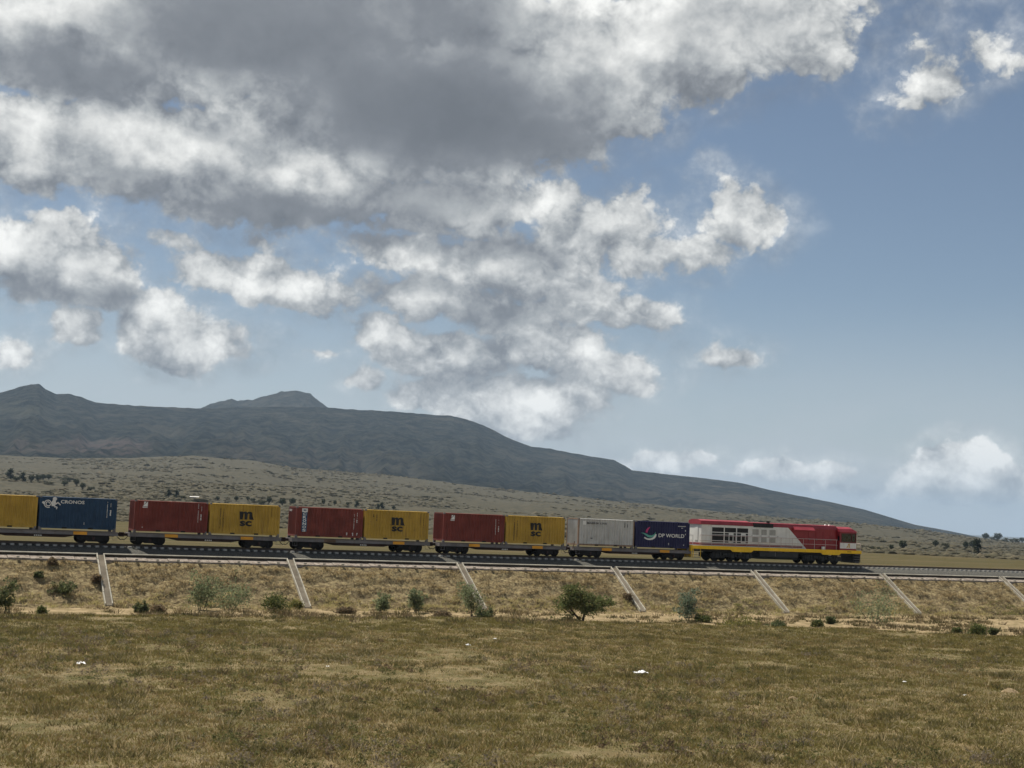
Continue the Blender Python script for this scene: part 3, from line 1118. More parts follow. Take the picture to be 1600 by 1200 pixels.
def container(x, label, mat, frame=None, doors_left=True, group='containers on the train'):
    frame = frame or mat
    root = empty('shipping_container', (x, TC, C_BASE))
    tag(root, label, 'container', group)
    h = CW / 2
    for s in (-1, 1):
        place('side_wall', shared('side_wall%d' % s, mat, lambda: corrugated(0.13, CL - 0.13, 0.17, CH - 0.10, s * (h - 0.004), 0.050, 0.278, -s)), root).data.name
        place('top_rail', shared('top_rail%d' % s, mat, lambda: MB().prism([(s * h, CH - 0.10), (s * (h - .06), CH - 0.10), (s * (h - .13), CH - 0.010), (s * (h - .05), CH - 0.012), (s * h, CH - 0.045)], 0.165, CL - 0.165, 'x')), root)
        place('bottom_rail', shared('bottom_rail%d' % s, frame, lambda: MB().box(0.165, CL - 0.165, min(s * h, s * (h - .09)), max(s * h, s * (h - .09)), 0.012, 0.17)), root)
        for e in (0, 1):
            x0, x1 = (0, 0.13) if e == 0 else (CL - 0.13, CL)
            place('corner_post', shared('corner_post%d%d' % (s, e), frame, lambda: MB().box(x0, x1, min(s * h, s * (h - .15)), max(s * h, s * (h - .15)), 0.12, CH - 0.12)), root)
            for q in (0, 1):
                z0, z1 = (0, 0.118) if q == 0 else (CH - 0.118, CH)
                xa, xb = (-0.006, 0.162) if e == 0 else (CL - 0.162, CL + 0.006)
                place('corner_casting', shared('corner_casting%d%d%d' % (s, e, q), M_STEEL, lambda: MB().box(xa, xb, min(s * (h + .006), s * (h - .16)), max(s * (h + .006), s * (h - .16)), z0, z1)), root)
    # roof, slightly ribbed across
    def roof():
        mb = MB()
        n = 20
        for k in range(n):
            a = 0.13 + (CL - 0.26) * k / n
            b = 0.13 + (CL - 0.26) * (k + 1) / n
            mb.box(a, b, -h + 0.14, h - 0.14, CH - 0.06, CH - 0.014 - (0.012 if k % 2 else 0))
        return mb
    place('roof', shared('roof', mat, roof), root)
    place('end_wall', shared('end_wall_l', mat, lambda: corrugated_end(-h + 0.15, h - 0.15, 0.15, CH - 0.12, 0.02, 0.045, 0.25)), root)
    for z0, z1 in ((0.005, 0.15), (CH - 0.12, CH - 0.01)):
        place('end_beam', shared('end_beam%.2f' % z0, frame, lambda: MB().box(0.0, 0.10, -h + 0.16, h - 0.16, z0, z1)), root)
        place('end_beam', shared('end_beamr%.2f' % z0, frame, lambda: MB().box(CL - 0.10, CL, -h + 0.16, h - 0.16, z0, z1)), root)
    for s in (-1, 1):
        dr = place('door', shared('door%d' % s, mat, lambda: MB().box(CL - 0.09, CL - 0.04, min(s * 0.015, s * (h - .155)), max(s * 0.015, s * (h - .155)), 0.155, CH - 0.125)), root)
        for a in (0.30, 0.75):
            place('lock_rod', shared('lock_rod%d%.2f' % (s, a), M_STEEL, lambda: MB().cyl((CL - 0.02, s * a, CH / 2), 0.02, CH - 0.35, 'z', 6)), dr)
    place('container_floor', shared('container_floor', M_DARKRED, lambda: MB().box(0.15, CL - 0.15, -h + .1, h - .1, 0.03, 0.12)), root)
    for a in (CL / 2 - 1.03, CL / 2 + 1.03):
        place('fork_pocket', shared('fork_pocket%.1f' % a, M_BLACK, lambda: MB().box(a - .19, a + .19, -h - 0.004, -h + 0.05, 0.0, 0.125)), root)
    return root


def bogie(root, cx):
    mb = MB()
    for s in (-1, 1):
        y0, y1 = (s * 0.92, s * 1.10)
        y0, y1 = min(y0, y1), max(y0, y1)
        mb.prism([(-1.22, .38), (-1.10, .30), (-.72, .30), (-.42, .16), (.42, .16), (.72, .30), (1.10, .30), (1.22, .38), (1.22, .60), (.55, .70), (-.55, .70), (-1.22, .60)], y0, y1, 'y')
    mb.box(-.22, .22, -.9, .9, .38, .66)
    b = mb.build('bogie', M_BLACK, root, (cx, 0, 0))
    for s in (-1, 1):
        for y in (-1, 1):
            place('wheel', shared('wheel', M_BLACK, lambda: MB().cyl((0, 0, 0), .42, .13, 'y', 24).cyl((0, -.0, 0), .16, .22, 'y', 12)), b, (s * .9, y * .765, .42))
            place('axle_box', shared('axle_box', M_BLACK, lambda: MB().box(-.17, .17, -.13, .13, -.15, .17)), b, (s * .9, y * 1.03, .42))
        place('axle', shared('axle', M_BLACK, lambda: MB().cyl((0, 0, 0), .08, 1.35, 'y', 8)), b, (s * .9, 0, .42))
        place('spring', shared('spring', M_DARKRED, lambda: MB().cyl((0, 0, 0), .11, .26, 'z', 8)), b, (0, s * 1.13, .40))


def wagon(x, label, patches=('o', 'o'), sill=None, lever=False):
    sill = sill or M_SILL
    root = empty('flat_wagon', (x, TC, 0))
    tag(root, label, 'wagon', 'flat wagons of the train')
    L = 12.36
    x0, x1 = -0.26, L + 0.22
    for s in (-1, 1):
        mb = MB()
        y0 = 1.25
        mb.prism([(s * 1.10, .93), (s * y0, .93), (s * y0, .97), (s * 1.10, .97)], x0, x1, 'x')
        mb.prism([(s * 1.17, .72), (s * 1.20, .72), (s * 1.20, .93), (s * 1.17, .93)], x0, x1, 'x')
        mb.prism([(s * 1.10, .68), (s * y0, .68), (s * y0, .72), (s * 1.10, .72)], x0, x1, 'x')
        mb.build('side_sill', sill, root)
    for a in np.linspace(0.6, L - 0.6, 9):
        MB().box(a - .09, a + .09, -1.095, 1.095, .74, .92).build('cross_bearer', M_DARKRED, root)
    for a in (x0, x1 - .14):
        MB().box(a, a + .14, -1.095, 1.095, .66, .96).build('end_sill', sill, root)
    mb = MB()
    mb.prism([(x0 + .15, .60), (3.0, .60), (3.9, .42), (L - 3.9, .42), (L - 3.0, .60), (x1 - .15, .60), (x1 - .15, .735), (x0 + .15, .735)], -.28, .28, 'y')
    mb.build('centre_sill', M_DARKRED, root)
    for s in (-1, 1):
        mb = MB()
        mb.prism([(3.05, .66), (4.2, .45), (L - 4.2, .45), (L - 3.05, .66)], s * 1.05 - .03, s * 1.05 + .03, 'y')
        mb.build('truss_plate', M_DARKRED, root)
    mb = MB()
    for k in range(4):
        mb.box(6.0 + k * .16, 6.1 + k * .16, -1.088, -1.082, .50, .60)
    mb.build('stencil_code', M_WHITE_MARK, root)
    for (a, p) in zip((2.60, 9.02), patches):
        if p:
            MB().box(a, a + 1.08, -1.262, -1.245, .70, .955).build('side_panel', {'o': M_ORANGE, 'r': M_RUSTPATCH}[p], root)
    for a in (0.1, 5.95, 6.4, L - .1):
        MB().box(a - .12, a + .12, -1.16, -1.0, .975, 1.135).build('container_lock', M_STEEL, root)
        MB().box(a - .12, a + .12, 1.0, 1.16, .975, 1.135).build('container_lock', M_STEEL, root)
    bogie(root, 1.42)
    bogie(root, L - 1.70)
    for s, a in ((-1, x0), (1, x1)):
        mb = MB()
        mb.box(min(a, a + s * .34), max(a, a + s * .34), -.12, .12, .68, .90)
        mb.box(min(a + s * .30, a + s * .50), max(a + s * .30, a + s * .50), -.22, .22, .62, .98)
        mb.build('coupler', M_DARKRED, root)
        mb = MB()
        mb.tube([(a, -.45, .70), (a + s * .18, -.5, .50), (a + s * .34, -.5, .36), (a + s * .50, -.45, .42)], .035, 6)
        mb.build('brake_hose', M_BLACK, root)
        if lever:
            MB().tube([(a + s * .1, -.9, .8), (a - s * .05, -.95, 1.5)], .05, 6).build('hand_brake_lever', M_RUSTPATCH, root)
        MB().tube([(a - s * .05, -1.2, .70), (a - s * .05, -1.24, .35), (a - s * .45, -1.24, .35), (a - s * .45, -1.2, .70)], .022, 5).build('step_iron', M_STEEL, root)
    return root


def ell(cx, cz, rx, rz, a0, a1, n=14):
    return [(cx + rx * math.cos(a0 + (a1 - a0) * k / n), cz + rz * math.sin(a0 + (a1 - a0) * k / n)) for k in range(n + 1)]


def ms_logo(root, cx, worn=False):
    M_OUT = [(0, 0), (.23, 0), (.23, .58), (.27, .70), (.35, .73), (.385, .66), (.385, 0), (.615, 0), (.615, .58), (.655, .70), (.735, .73), (.77, .66), (.77, .06), (.83, 0), (1.14, 0), (1.14, .085),
             (1.0, .10), (1.0, .72), (.96, .87), (.86, .95), (.74, .95), (.64, .89), (.585, .83), (.53, .91), (.43, .96), (.31, .92), (.23, .83), (.23, .94), (-.04, .94), (-.04, .86), (0, .84)]
    if 'm' not in MESH:
        MESH['m'] = flat([[(p[0] - .5, p[1]) for p in M_OUT]], M_BLACK_MARK, 'lettering')
    o = place('lettering', MESH['m'], root, (cx, FACE_Y - 0.004, 1.27), 0, (1.06, 1, 0.72))
    if worn:
        MB().box(cx - .72, cx + .72, FACE_Y - .003, FACE_Y, 1.255, 1.285).build('lettering', M_BLACK_MARK, root)
    place('lettering', text_mesh('sc', 0.46, M_BLACK_MARK, 0.035, 1.04), root, (cx, FACE_Y - 0.004, 0.93))


def sail_mark(root, x, z):
    place('emblem', flat([[(0, .10), (.42, .10), (.42, .52)], [(0, 0), (.42, 0), (.42, .05), (0, .05)], [(.10, .22), (.2, .36), (.3, .5), (.12, .5)]], M_WHITE_MARK), root, (x, FACE_Y - .003, z))


# ---- wagon 1 (cut by the left edge of the picture)
wx = [TRAIN_X0 + k * PITCH_W for k in range(5)]
C2 = CL + 0.16
wagon(wx[0], 'grey flat wagon under the yellow and blue containers at the left picture edge', (None, 'o'))
c = container(wx[0], 'stained yellow container cut by the left picture edge, next to the blue one', C_YELLOW)
ms_logo(c, 2.55)
c = container(wx[0] + C2, 'dark blue container with white sea-horse emblem and white name at its top', C_BLUE)
place('lettering', text_mesh('CRONOS', 0.27, M_WHITE_MARK, 0.02, 1.86), c, (2.55, FACE_Y - .003, CH - .40))
em = []
for k in range(22):                                      # coiled tail
    a0, a1 = k * 0.52, (k + 1) * 0.52
    r0, r1 = .06 + .011 * k, .06 + .011 * (k + 1)
    q = .075
    em.append([(.42 + r0 * math.cos(a0), .0 + r0 * math.sin(a0)), (.42 + (r0 + q) * math.cos(a0), (r0 + q) * math.sin(a0)), (.42 + (r1 + q) * math.cos(a1), (r1 + q) * math.sin(a1)), (.42 + r1 * math.cos(a1), r1 * math.sin(a1))])
em.append([(-.08, .06), (.13, -.12), (.16, .10), (.02, .18)])
em.append([(.70, -.20), (.95, -.22), (1.02, .05), (1.0, .30), (.80, .38), (.68, .1)])
em.append(ell(.92, .38, .17, .15, 0, 2 * math.pi * 13 / 14, 13))
em.append([(.98, .02), (1.18, .16), (1.42, -.08), (1.36, -.12), (1.18, .04), (1.0, -.1)])
em.append([(.95, -.18), (1.18, -.26), (1.12, -.46), (1.05, -.42), (1.08, -.30), (.9, -.3)])
place('emblem', flat(em, M_WHITE_MARK), c, (.22, FACE_Y - .003, CH - .58))
codes(c, 5.33, 2.30, 15, .088, M_WHITE_MARK, .05, 3)
codes(c, 5.60, 2.28, 5, .085, M_WHITE_MARK, .05, 4)
codes(c, 5.60, 1.62, 4, .12, M_WHITE_MARK, .12, 5)
codes(c, 3.55, 0.55, 2, .11, M_WHITE_MARK, .05, 6)

# ---- wagon 2
wagon(wx[1], 'dark grey flat wagon with two orange panels, second from the left picture edge')
c = container(wx[1], 'oxide red container with small white triangle mark, on the second wagon from the left edge', C_RED)
sail_mark(c, .62, CH - .62)
codes(c, 5.28, 2.45, 19, .083, M_WHITE_MARK, .05, 11)
codes(c, 5.55, 2.22, 5, .085, M_WHITE_MARK, .05, 12)
codes(c, 5.52, 1.55, 4, .13, M_WHITE_MARK, .12, 13)
codes(c, .70, .36, 1, .09, M_WHITE_MARK, .09, 14)
c = container(wx[1] + C2, 'yellow container with black lettering beside the plainer leftmost red container', C_YELLOW)
ms_logo(c, 3.12)
codes(c, .92, 2.25, 24, .075, M_BLACK_MARK, .07, 15)
codes(c, 1.18, 2.1, 19, .082, M_BLACK_MARK, .05, 16)
codes(c, 5.35, 2.3, 7, .1, M_BLACK_MARK, .04, 17)

# ---- wagon 3
wagon(wx[2], 'grey flat wagon with one rusted and one orange panel, third from the left edge', ('r', 'o'))
c = container(wx[2], 'worn red container with a vertical blue and white name strip', C_RED2)
MB().box(.52, .98, FACE_Y - .004, FACE_Y, .42, CH - .16).build('name_strip', M_DBLUE, c)
MB().box(.50, 1.0, FACE_Y - .007, FACE_Y - .0045, CH - .46, CH - .14).build('name_strip', M_WHITE_MARK, c)
MB().box(.62, .88, FACE_Y - .010, FACE_Y - .0075, CH - .34, CH - .24).build('stencil_code', M_DBLUE, c)
for k, ch in enumerate('CRONOS'):
    place('lettering', text_mesh(ch, 0.235, M_WHITE_MARK, 0.03, 0.31), c, (.75, FACE_Y - .010, CH - .62 - k * .283))
o = place('lettering', text_mesh('513', 0.20, M_WHITE_MARK, 0.02, 0.75), c, (-.012, 0.55, CH - .33), -math.pi / 2)
codes(c, 5.28, 2.1, 16, .085, M_WHITE_MARK, .05, 21)
codes(c, 5.55, 2.22, 6, .085, M_WHITE_MARK, .05, 22)
codes(c, 5.55, 1.60, 2, .15, M_WHITE_MARK, .10, 23)
for k, xx in enumerate((4.65, 5.2, 5.6)):
    codes(c, xx, .45, 2, .13, M_WHITE_MARK, .12, 24 + k)
c = container(wx[2] + C2, 'yellow container with thin black line under its m, beside the worn red one', C_YELLOW)
ms_logo(c, 3.10, True)
codes(c, .82, 2.25, 3, .12, M_BLACK_MARK, .12, 31)
codes(c, 1.12, 2.12, 6, .09, M_BLACK_MARK, .06, 32)
codes(c, 5.3, 2.35, 9, .11, M_BLACK_MARK, .04, 33)
codes(c, 5.6, 2.35, 12, .11, M_BLACK_MARK, .04, 34)

# ---- wagon 4
wagon(wx[3], 'grey flat wagon with two orange panels, fourth from the left edge')
c = container(wx[3], 'oxide red container with small white triangle mark, next to the white container wagon', C_RED)
sail_mark(c, .66, CH - .70)
codes(c, 5.2, 2.15, 17, .085, M_WHITE_MARK, .05, 41)
codes(c, 5.5, 2.18, 5, .085, M_WHITE_MARK, .05, 42)
codes(c, 5.5, 1.5, 4, .13, M_WHITE_MARK, .11, 43)
c = container(wx[3] + C2, 'yellow container with black lettering just behind the white container', C_YELLOW)
ms_logo(c, 3.08)
codes(c, .85, 2.2, 24, .082, M_BLACK_MARK, .07, 45)
codes(c, 1.15, 2.1, 20, .085, M_BLACK_MARK, .05, 46)

# ---- wagon 5
wagon(wx[4], 'brownish grey flat wagon coupled to the locomotive', lever=True)
c = container(wx[4], 'shabby grey-white container with rusty corner posts and dark lettering', C_WHITE, C_RUST)
MB().box(.48, .82, FACE_Y - .004, FACE_Y, CH - .60, CH - .24).build('emblem', M_WHITE_MARK, c)
place('lettering', text_mesh('MAERSK LINE', 0.17, M_BLACK_MARK, 0.01, 2.15), c, (2.0, FACE_Y - .003, CH - .43))
codes(c, 5.05, 2.3, 4, .12, M_BLACK_MARK, .1, 51)
codes(c, 5.35, 2.25, 5, .11, M_BLACK_MARK, .08, 52)
codes(c, 1.45, .75, 1, .1, M_BLACK_MARK, .25, 53)
c = container(wx[4] + C2, 'clean navy blue container with curved emblem and white name', C_NAVY)
place('lettering', text_mesh('DP WORLD', 0.36, M_WHITE_MARK, 0.018, 2.92), c, (4.03, FACE_Y - .003, 1.22))
outer = ell(1.55, 1.25, .78, .52, math.pi * 1.22, math.pi * 2.03)
inner = ell(1.50, 1.38, .66, .50, math.pi * 2.0, math.pi * 1.25)
place('emblem', flat([outer + inner], M_WHITE_MARK), c, (0, FACE_Y - .003, 0))
wave = [(.55, 1.40), (.85, 1.42), (1.15, 1.34), (1.5, 1.20), (1.8, 1.18), (2.05, 1.30), (2.25, 1.55), (2.2, 1.30), (2.0, 1.05), (1.7, .96), (1.4, 1.00), (1.1, 1.18), (.85, 1.33)]
place('emblem', flat([wave], M_TEAL), c, (0, FACE_Y - .006, 0))
pink = [(1.1, 1.46), (1.12, 1.62), (1.25, 1.82), (1.48, 1.98), (1.62, 2.0), (1.48, 1.82), (1.36, 1.62), (1.30, 1.42)]
place('emblem', flat([pink], M_PINK), c, (0, FACE_Y - .003, 0))
mb = MB()
for k in range(7):
    mb.box(4.75 + k * .12, 4.83 + k * .12, FACE_Y - .003, FACE_Y, 2.13, 2.20)
for k in range(2):
    mb.box(5.12 + k * .12, 5.20 + k * .12, FACE_Y - .003, FACE_Y, 1.97, 2.03)
mb.build('stencil_code', M_WHITE_MARK, c)
codes(c, 5.62, 2.22, 1, .12, M_WHITE_MARK, .06, 61)
codes(c, 5.62, 1.82, 1, .16, M_WHITE_MARK, .10, 62)
codes(c, 5.62, 1.45, 1, .16, M_WHITE_MARK, .08, 63)
codes(c, 3.72, .50, 2, .12, M_WHITE_MARK, .10, 64)
codes(c, 5.45, .38, 1, .10, M_WHITE_MARK, .12, 65)


# ---- locomotive
def locomotive(x):
    root = empty('diesel_locomotive', (x, TC, 0))
    tag(root, 'white and red diesel locomotive with yellow sill pulling the container train', 'locomotive')
    HW = 1.12                                             # half width of the engine hood
    # frame and sill
    for s in (-1, 1):
        mb = MB()
        y0, y1 = sorted((s * 1.44, s * 1.54))
        mb.prism([(.15, 1.52), (.15, 1.19), (4.6, 1.19), (4.85, 1.00), (7.05, 1.00), (7.3, 1.19), (15.6, 1.19), (15.85, 1.00), (17.9, 1.00), (18.15, 1.19), (20.75, 1.19), (20.75, 1.52)], y0, y1, 'y')
        mb.build('sill', L_YELLOW, root)
    MB().box(.16, 20.74, -1.438, 1.438, 1.32, 1.46).build('walkway', M_STEEL, root)
    MB().box(.9, 20.2, -1.05, 1.05, .95, 1.315).build('main_frame', L_BLACK, root)
    # hood
    zt = 3.60
    mb = MB().prism([(1.35, 1.465), (14.10, 1.465), (11.75, zt), (1.35, zt)], -HW, HW, 'y')
    hw = mb.build('engine_hood', L_WHITE, root)
    hw['label'] = 'white rear part of the engine hood'
    mb = MB().prism([(14.104, 1.465), (17.95, 1.465), (17.95, zt), (11.754, zt)], -HW, HW, 'y')
    hr = mb.build('engine_hood', L_RED, root)
    hr['label'] = 'dark red front part of the engine hood'
    # roof
    rf = MB().prism([(-HW, zt + .003), (HW, zt + .003), (.98, 3.97), (.5, 4.02), (-.5, 4.02), (-.98, 3.97)], 7.05, 17.85, 'x').build('roof', L_REDROOF, root)
    MB().prism([(-HW - .08, zt + .003), (HW + .08, zt + .003), (HW - .02, 3.98), (.5, 4.10), (-.5, 4.10), (-HW + .02, 3.98)], 1.25, 7.04, 'x').build('roof', L_REDROOF, root)
    MB().box(7.5, 9.9, -HW - .03, -.5, zt - .08, 3.93).build('exhaust_silencer', L_BLACK, root)
    MB().cyl((9.5, -.75, 4.0), .17, .4, 'z', 12).build('exhaust_stack', L_BLACK, root)
    MB().prism([(-HW - .30, 3.38), (-HW - .30, 3.44), (-HW + .15, 3.86), (-HW + .15, 3.38)], 12.35, 14.9, 'x').build('intake_hood', L_REDROOF, root)
    for a in (16.9, 17.4):
        MB().prism([(a - .15, 4.003), (a + .15, 4.003), (a + .1, 4.10), (a - .1, 4.10)], -.6, -.4, 'y').build('air_horn', L_WHITE2, root)
    # radiator opening behind bars
    ya = -HW
    rad = MB().box(2.6, 6.9, ya - .012, ya - .002, 1.86, 3.40).build('radiator_grille', L_BLACK, root)
    for z0, z1 in ((3.36, 3.58), (2.84, 2.91), (2.63, 2.67), (2.03, 2.07), (1.80, 1.88)):
        MB().box(2.5, 7.0, ya - .05, ya - .014, z0, z1).build('grille_bar', L_WHITE, rad)
    for a in (2.52, 4.02, 5.48, 6.92):
        MB().box(a - .05, a + .05, ya - .045, ya - .0135, 1.88, 3.36).build('grille_bar', L_WHITE, rad)
    for a in (4.82, 6.28):
        mb = MB()
        mb.box(a - .28, a - .2, ya - .07, ya - .052, 1.9, 2.85)
        mb.box(a + .2, a + .28, ya - .07, ya - .052, 1.9, 2.85)
        mb.box(a - .199, a + .199, ya - .07, ya - .052, 2.62, 2.85)
        mb.box(a - .199, a + .199, ya - .07, ya - .052, 1.9, 1.98)
        mb.build('inspection_hatch', L_WHITE2, rad)
    k = 0
    xx = 7.25
    while xx < 12.0:
        w = .98 if k % 2 else 1.08
        top = 3.42
        if xx + w > 11.9:
            break
        d = MB().box(xx, xx + w - .06, ya - .03, ya - .003, 1.92, top).build('hood_door', L_WHITE2 if k % 2 else L_WHITE, root)
        for z0, z1 in ((2.02, 2.58), (2.76, 3.32)):
            if k % 4 != 3:
                MB().box(xx + .12, xx + w - .20, ya - .034, ya - .031, z0, z1).build('louvre', L_LOUVRE, d)
                for q in range(5):
                    zz = z0 + .06 + q * .105
                    MB().box(xx + .13, xx + w - .21, ya - .052, ya - .035, zz, zz + .035).build('louvre', L_LOUVRE, d)
        MB().box(xx + .05, xx + .12, ya - .05, ya - .031, 2.62, 2.70).build('latch', M_STEEL, d)
        xx += w
        k += 1
    for z0, z1 in ((1.74, 1.80), (1.60, 1.70)):
        MB().box(1.36, 13.55, ya - .02, ya - .003, z0, z1).build('stripe', L_RED, root)
        MB().box(1.33, 1.348, -HW, HW, z0, z1).build('stripe', L_RED, root)
    mb = MB()
    mb.box(1.31, 1.347, -.55, .0, 2.0, 3.3)
    mb.build('rear_door', L_WHITE2, root)
    for a in (14.3, 15.2, 16.1, 17.0):
        d = MB().box(a, a + .84, ya - .022, ya - .003, 1.80, 3.34).build('hood_door', L_RED, root)
        MB().box(a + .06, a + .12, ya - .045, ya - .023, 2.4, 2.62).build('latch', M_STEEL, d)
    # handrails along both walkways
    for s in (-1, 1):
        y = s * 1.47
        mb = MB()
        for a in list(np.arange(1.0, 17.8, 1.38)):
            mb.tube([(a, y, 1.46), (a, y, 2.55)], .022, 5)
        mb.tube([(1.0, y, 2.55), (17.7, y, 2.55)], .026, 5)
        mb.tube([(1.0, y, 2.02), (17.7, y, 2.02)], .022, 5)
        mb.build('handrail', L_RAILING, root)
    # rear platform
    mb = MB()
    for yy in (-1.4, -.7, .7, 1.4):
        mb.tube([(.22, yy, 1.46), (.22, yy, 2.5)], .028, 5)
    mb.tube([(.22, -1.4, 2.5), (.22, -.7, 2.5)], .028, 5)
    mb.tube([(.22, .7, 2.5), (.22, 1.4, 2.5)], .028, 5)
    mb.tube([(.22, -1.4, 2.0), (.22, -.7, 2.0)], .024, 5)
    mb.build('end_railing', L_WHITE2, root)
    MB().box(.02, .145, -1.5, 1.5, .95, 1.55).build('buffer_beam', L_YELLOW, root)
    for s in (-1, 1):
        for k in range(4):
            MB().box(.3, 1.1, min(s * 1.2, s * 1.5), max(s * 1.2, s * 1.5), .32 + k * .26, .36 + k * .26).build('step', M_STEEL, root)
            MB().box(19.9, 20.6, min(s * 1.2, s * 1.5), max(s * 1.2, s * 1.5), .32 + k * .26, .36 + k * .26).build('step', M_STEEL, root)
        for a in (.28, 1.12, 19.85, 20.65):
            MB().box(a - .03, a + .03, min(s * 1.40, s * 1.46), max(s * 1.40, s * 1.46), .30, 1.235).build('step_side', L_YELLOW if a < 2 else L_GREY, root)
    MB().prism([(.15, .30), (.32, .30), (.32, 1.3), (.15, .94)], -1.1, 1.1, 'y').build('pilot_plate', L_YELLOW, root)
    MB().prism([(20.2, .24), (20.75, .20), (20.80, 1.2), (20.2, 1.2)], -1.19, 1.19, 'y').build('pilot_plate', L_BLACK, root)
    for s, a in ((-1, .02), (1, 20.80)):
        mb = MB()
        mb.box(min(a, a + s * .30), max(a, a + s * .30), -.13, .13, .70, .92)
        mb.box(min(a + s * .27, a + s * .48), max(a + s * .27, a + s * .48), -.24, .24, .62, 1.0)
        mb.build('coupler', M_DARKRED, root)
        MB().tube([(a, -.5, .8), (a + s * .2, -.52, .5), (a + s * .36, -.5, .45)], .035, 6).build('brake_hose', M_BLACK, root)
    # cab
    cx0, cx1, W = 17.955, 20.08, 1.50
    for s in (-1, 1):
        y0, y1 = sorted((s * W, s * (W - .06)))
        mb = MB()
        mb.box(cx0, cx1, y0, y1, 1.505, 2.38)
        mb.box(cx0, cx1, y0, y1, 3.22, 3.40)
        mb.box(cx0, 18.22, y0, y1, 2.381, 3.219)
        mb.box(19.42, 19.52, y0, y1, 2.381, 3.219)
        mb.box(19.98, cx1, y0, y1, 2.381, 3.219)
        mb.build('cab_side', L_RED, root)
        y0, y1 = sorted((s * (W - .02), s * (W - .035)))
        MB().box(18.22, 19.42, y0, y1, 2.38, 3.22).build('cab_window', GLASS, root)
        MB().box(19.52, 19.98, y0, y1, 2.38, 3.22).build('cab_window', GLASS, root)
        y0, y1 = sorted((s * (W + .003), s * (W + .014)))
        MB().box(18.0, 20.06, y0, y1, 1.70, 2.28).build('name_panel', L_WHITE2, root)
        mb = MB()
        for a, b, z0, z1 in ((18.17, 18.21, 2.34, 3.27), (19.44, 19.49, 2.34, 3.27), (20.0, 20.04, 2.34, 3.27), (18.211, 19.439, 3.235, 3.27), (19.491, 19.999, 3.235, 3.27), (18.211, 19.439, 2.34, 2.37), (19.491, 19.999, 2.34, 2.37)):
            mb.box(a, b, y0, y1, z0, z1)
        mb.build('window_frame', L_BLACK, root)
    mb = MB()
    mb.box(cx1 - .06, cx1, -W + .061, W - .061, 1.505, 2.45)
    mb.box(cx1 - .06, cx1, -W + .061, W - .061, 3.15, 3.40)
    for a in (-W + .061, -.06, W - .181):
        mb.box(cx1 - .06, cx1, a, a + .12, 2.451, 3.149)
    mb.build('cab_front', L_RED, root)
    for a, b in ((-W + .182, -.061), (.061, W - .182)):
        MB().box(cx1 - .04, cx1 - .025, a, b, 2.45, 3.15).build('windscreen', GLASS, root)
    mb = MB()
    mb.box(cx0, cx0 + .05, -W + .061, W - .061, 1.505, 2.5)
    mb.box(cx0, cx0 + .05, -W + .061, W - .061, 3.0, 3.40)
    mb.box(cx0, cx0 + .05, -HW, HW, 2.501, 2.999)
    mb.build('cab_back', L_RED, root)
    mb = MB()
    mb.prism([(-W - .03, 3.402), (W + .03, 3.402), (W - .18, 3.72), (.7, 3.92), (-.7, 3.92), (-W + .18, 3.72)], cx0 - .05, cx1 - .35, 'x')
    b0 = len(mb.v)
    top = [(-W - .03, 3.402), (W + .03, 3.402), (W - .18, 3.72), (.7, 3.92), (-.7, 3.92), (-W + .18, 3.72)]
    low = [(-W - .03, 3.402), (W + .03, 3.402), (W - .05, 3.48), (.7, 3.60), (-.7, 3.60), (-W + .05, 3.48)]
    mb.v += [(cx1 - .349, p[0], p[1]) for p in top] + [(cx1 + .08, p[0], p[1]) for p in low]
    mb.f += [tuple(b0 + i for i in range(6)), tuple(b0 + 11 - i for i in range(6))] + [(b0 + i, b0 + (i + 1) % 6, b0 + 6 + (i + 1) % 6, b0 + 6 + i) for i in range(6)]
    mb.build('cab_roof', L_REDROOF, root)
    MB().box(18.45, 19.0, -.95, -.45, 1.47, 2.30).box(18.40, 18.56, -.98, -.42, 2.3, 2.95).build('driver_seat', L_BLACK, root)
    MB().prism([(19.2, 1.47), (19.95, 1.47), (19.95, 2.48), (19.6, 2.60), (19.2, 2.35)], -1.3, 1.3, 'y').build('control_desk', L_BLACK, root)
    place('emblem', flat([[(-.26, -.2), (-.06, -.2), (.02, -.02), (-.12, -.02)], [(.04, -.22), (.2, -.22), (.2, .24), (.1, .24)], [(-.10, .03), (.06, .03), (.08, .24), (-.02, .2)]], L_GOLD), root, (19.05, -W - .018, 1.99))
    mb = MB()
    for k in range(4):
        mb.box(18.95 + k * .13, 19.04 + k * .13, -1.546, -1.541, 1.33, 1.41)
    mb.build('stencil_code', L_BLACK, root)
    MB().box(15.85, 16.15, -1.42, -1.22, 1.47, 1.82).build('sand_filler', L_WHITE, root)
    # front railing, lamps
    mb = MB()
    for yy in (-1.42, -.6, .6, 1.42):
        mb.tube([(20.68, yy, 1.46), (20.68, yy, 2.25)], .026, 5)
    mb.tube([(20.68, -1.42, 2.25), (20.68, -.6, 2.25)], .026, 5)
    mb.tube([(20.68, .6, 2.25), (20.68, 1.42, 2.25)], .026, 5)
    mb.build('end_railing', L_RAILING, root)
    for yy in (-.9, .9):
        MB().cyl((20.1, yy, 1.95), .13, .08, 'x', 12).build('headlamp', M_WHITE_MARK, root)
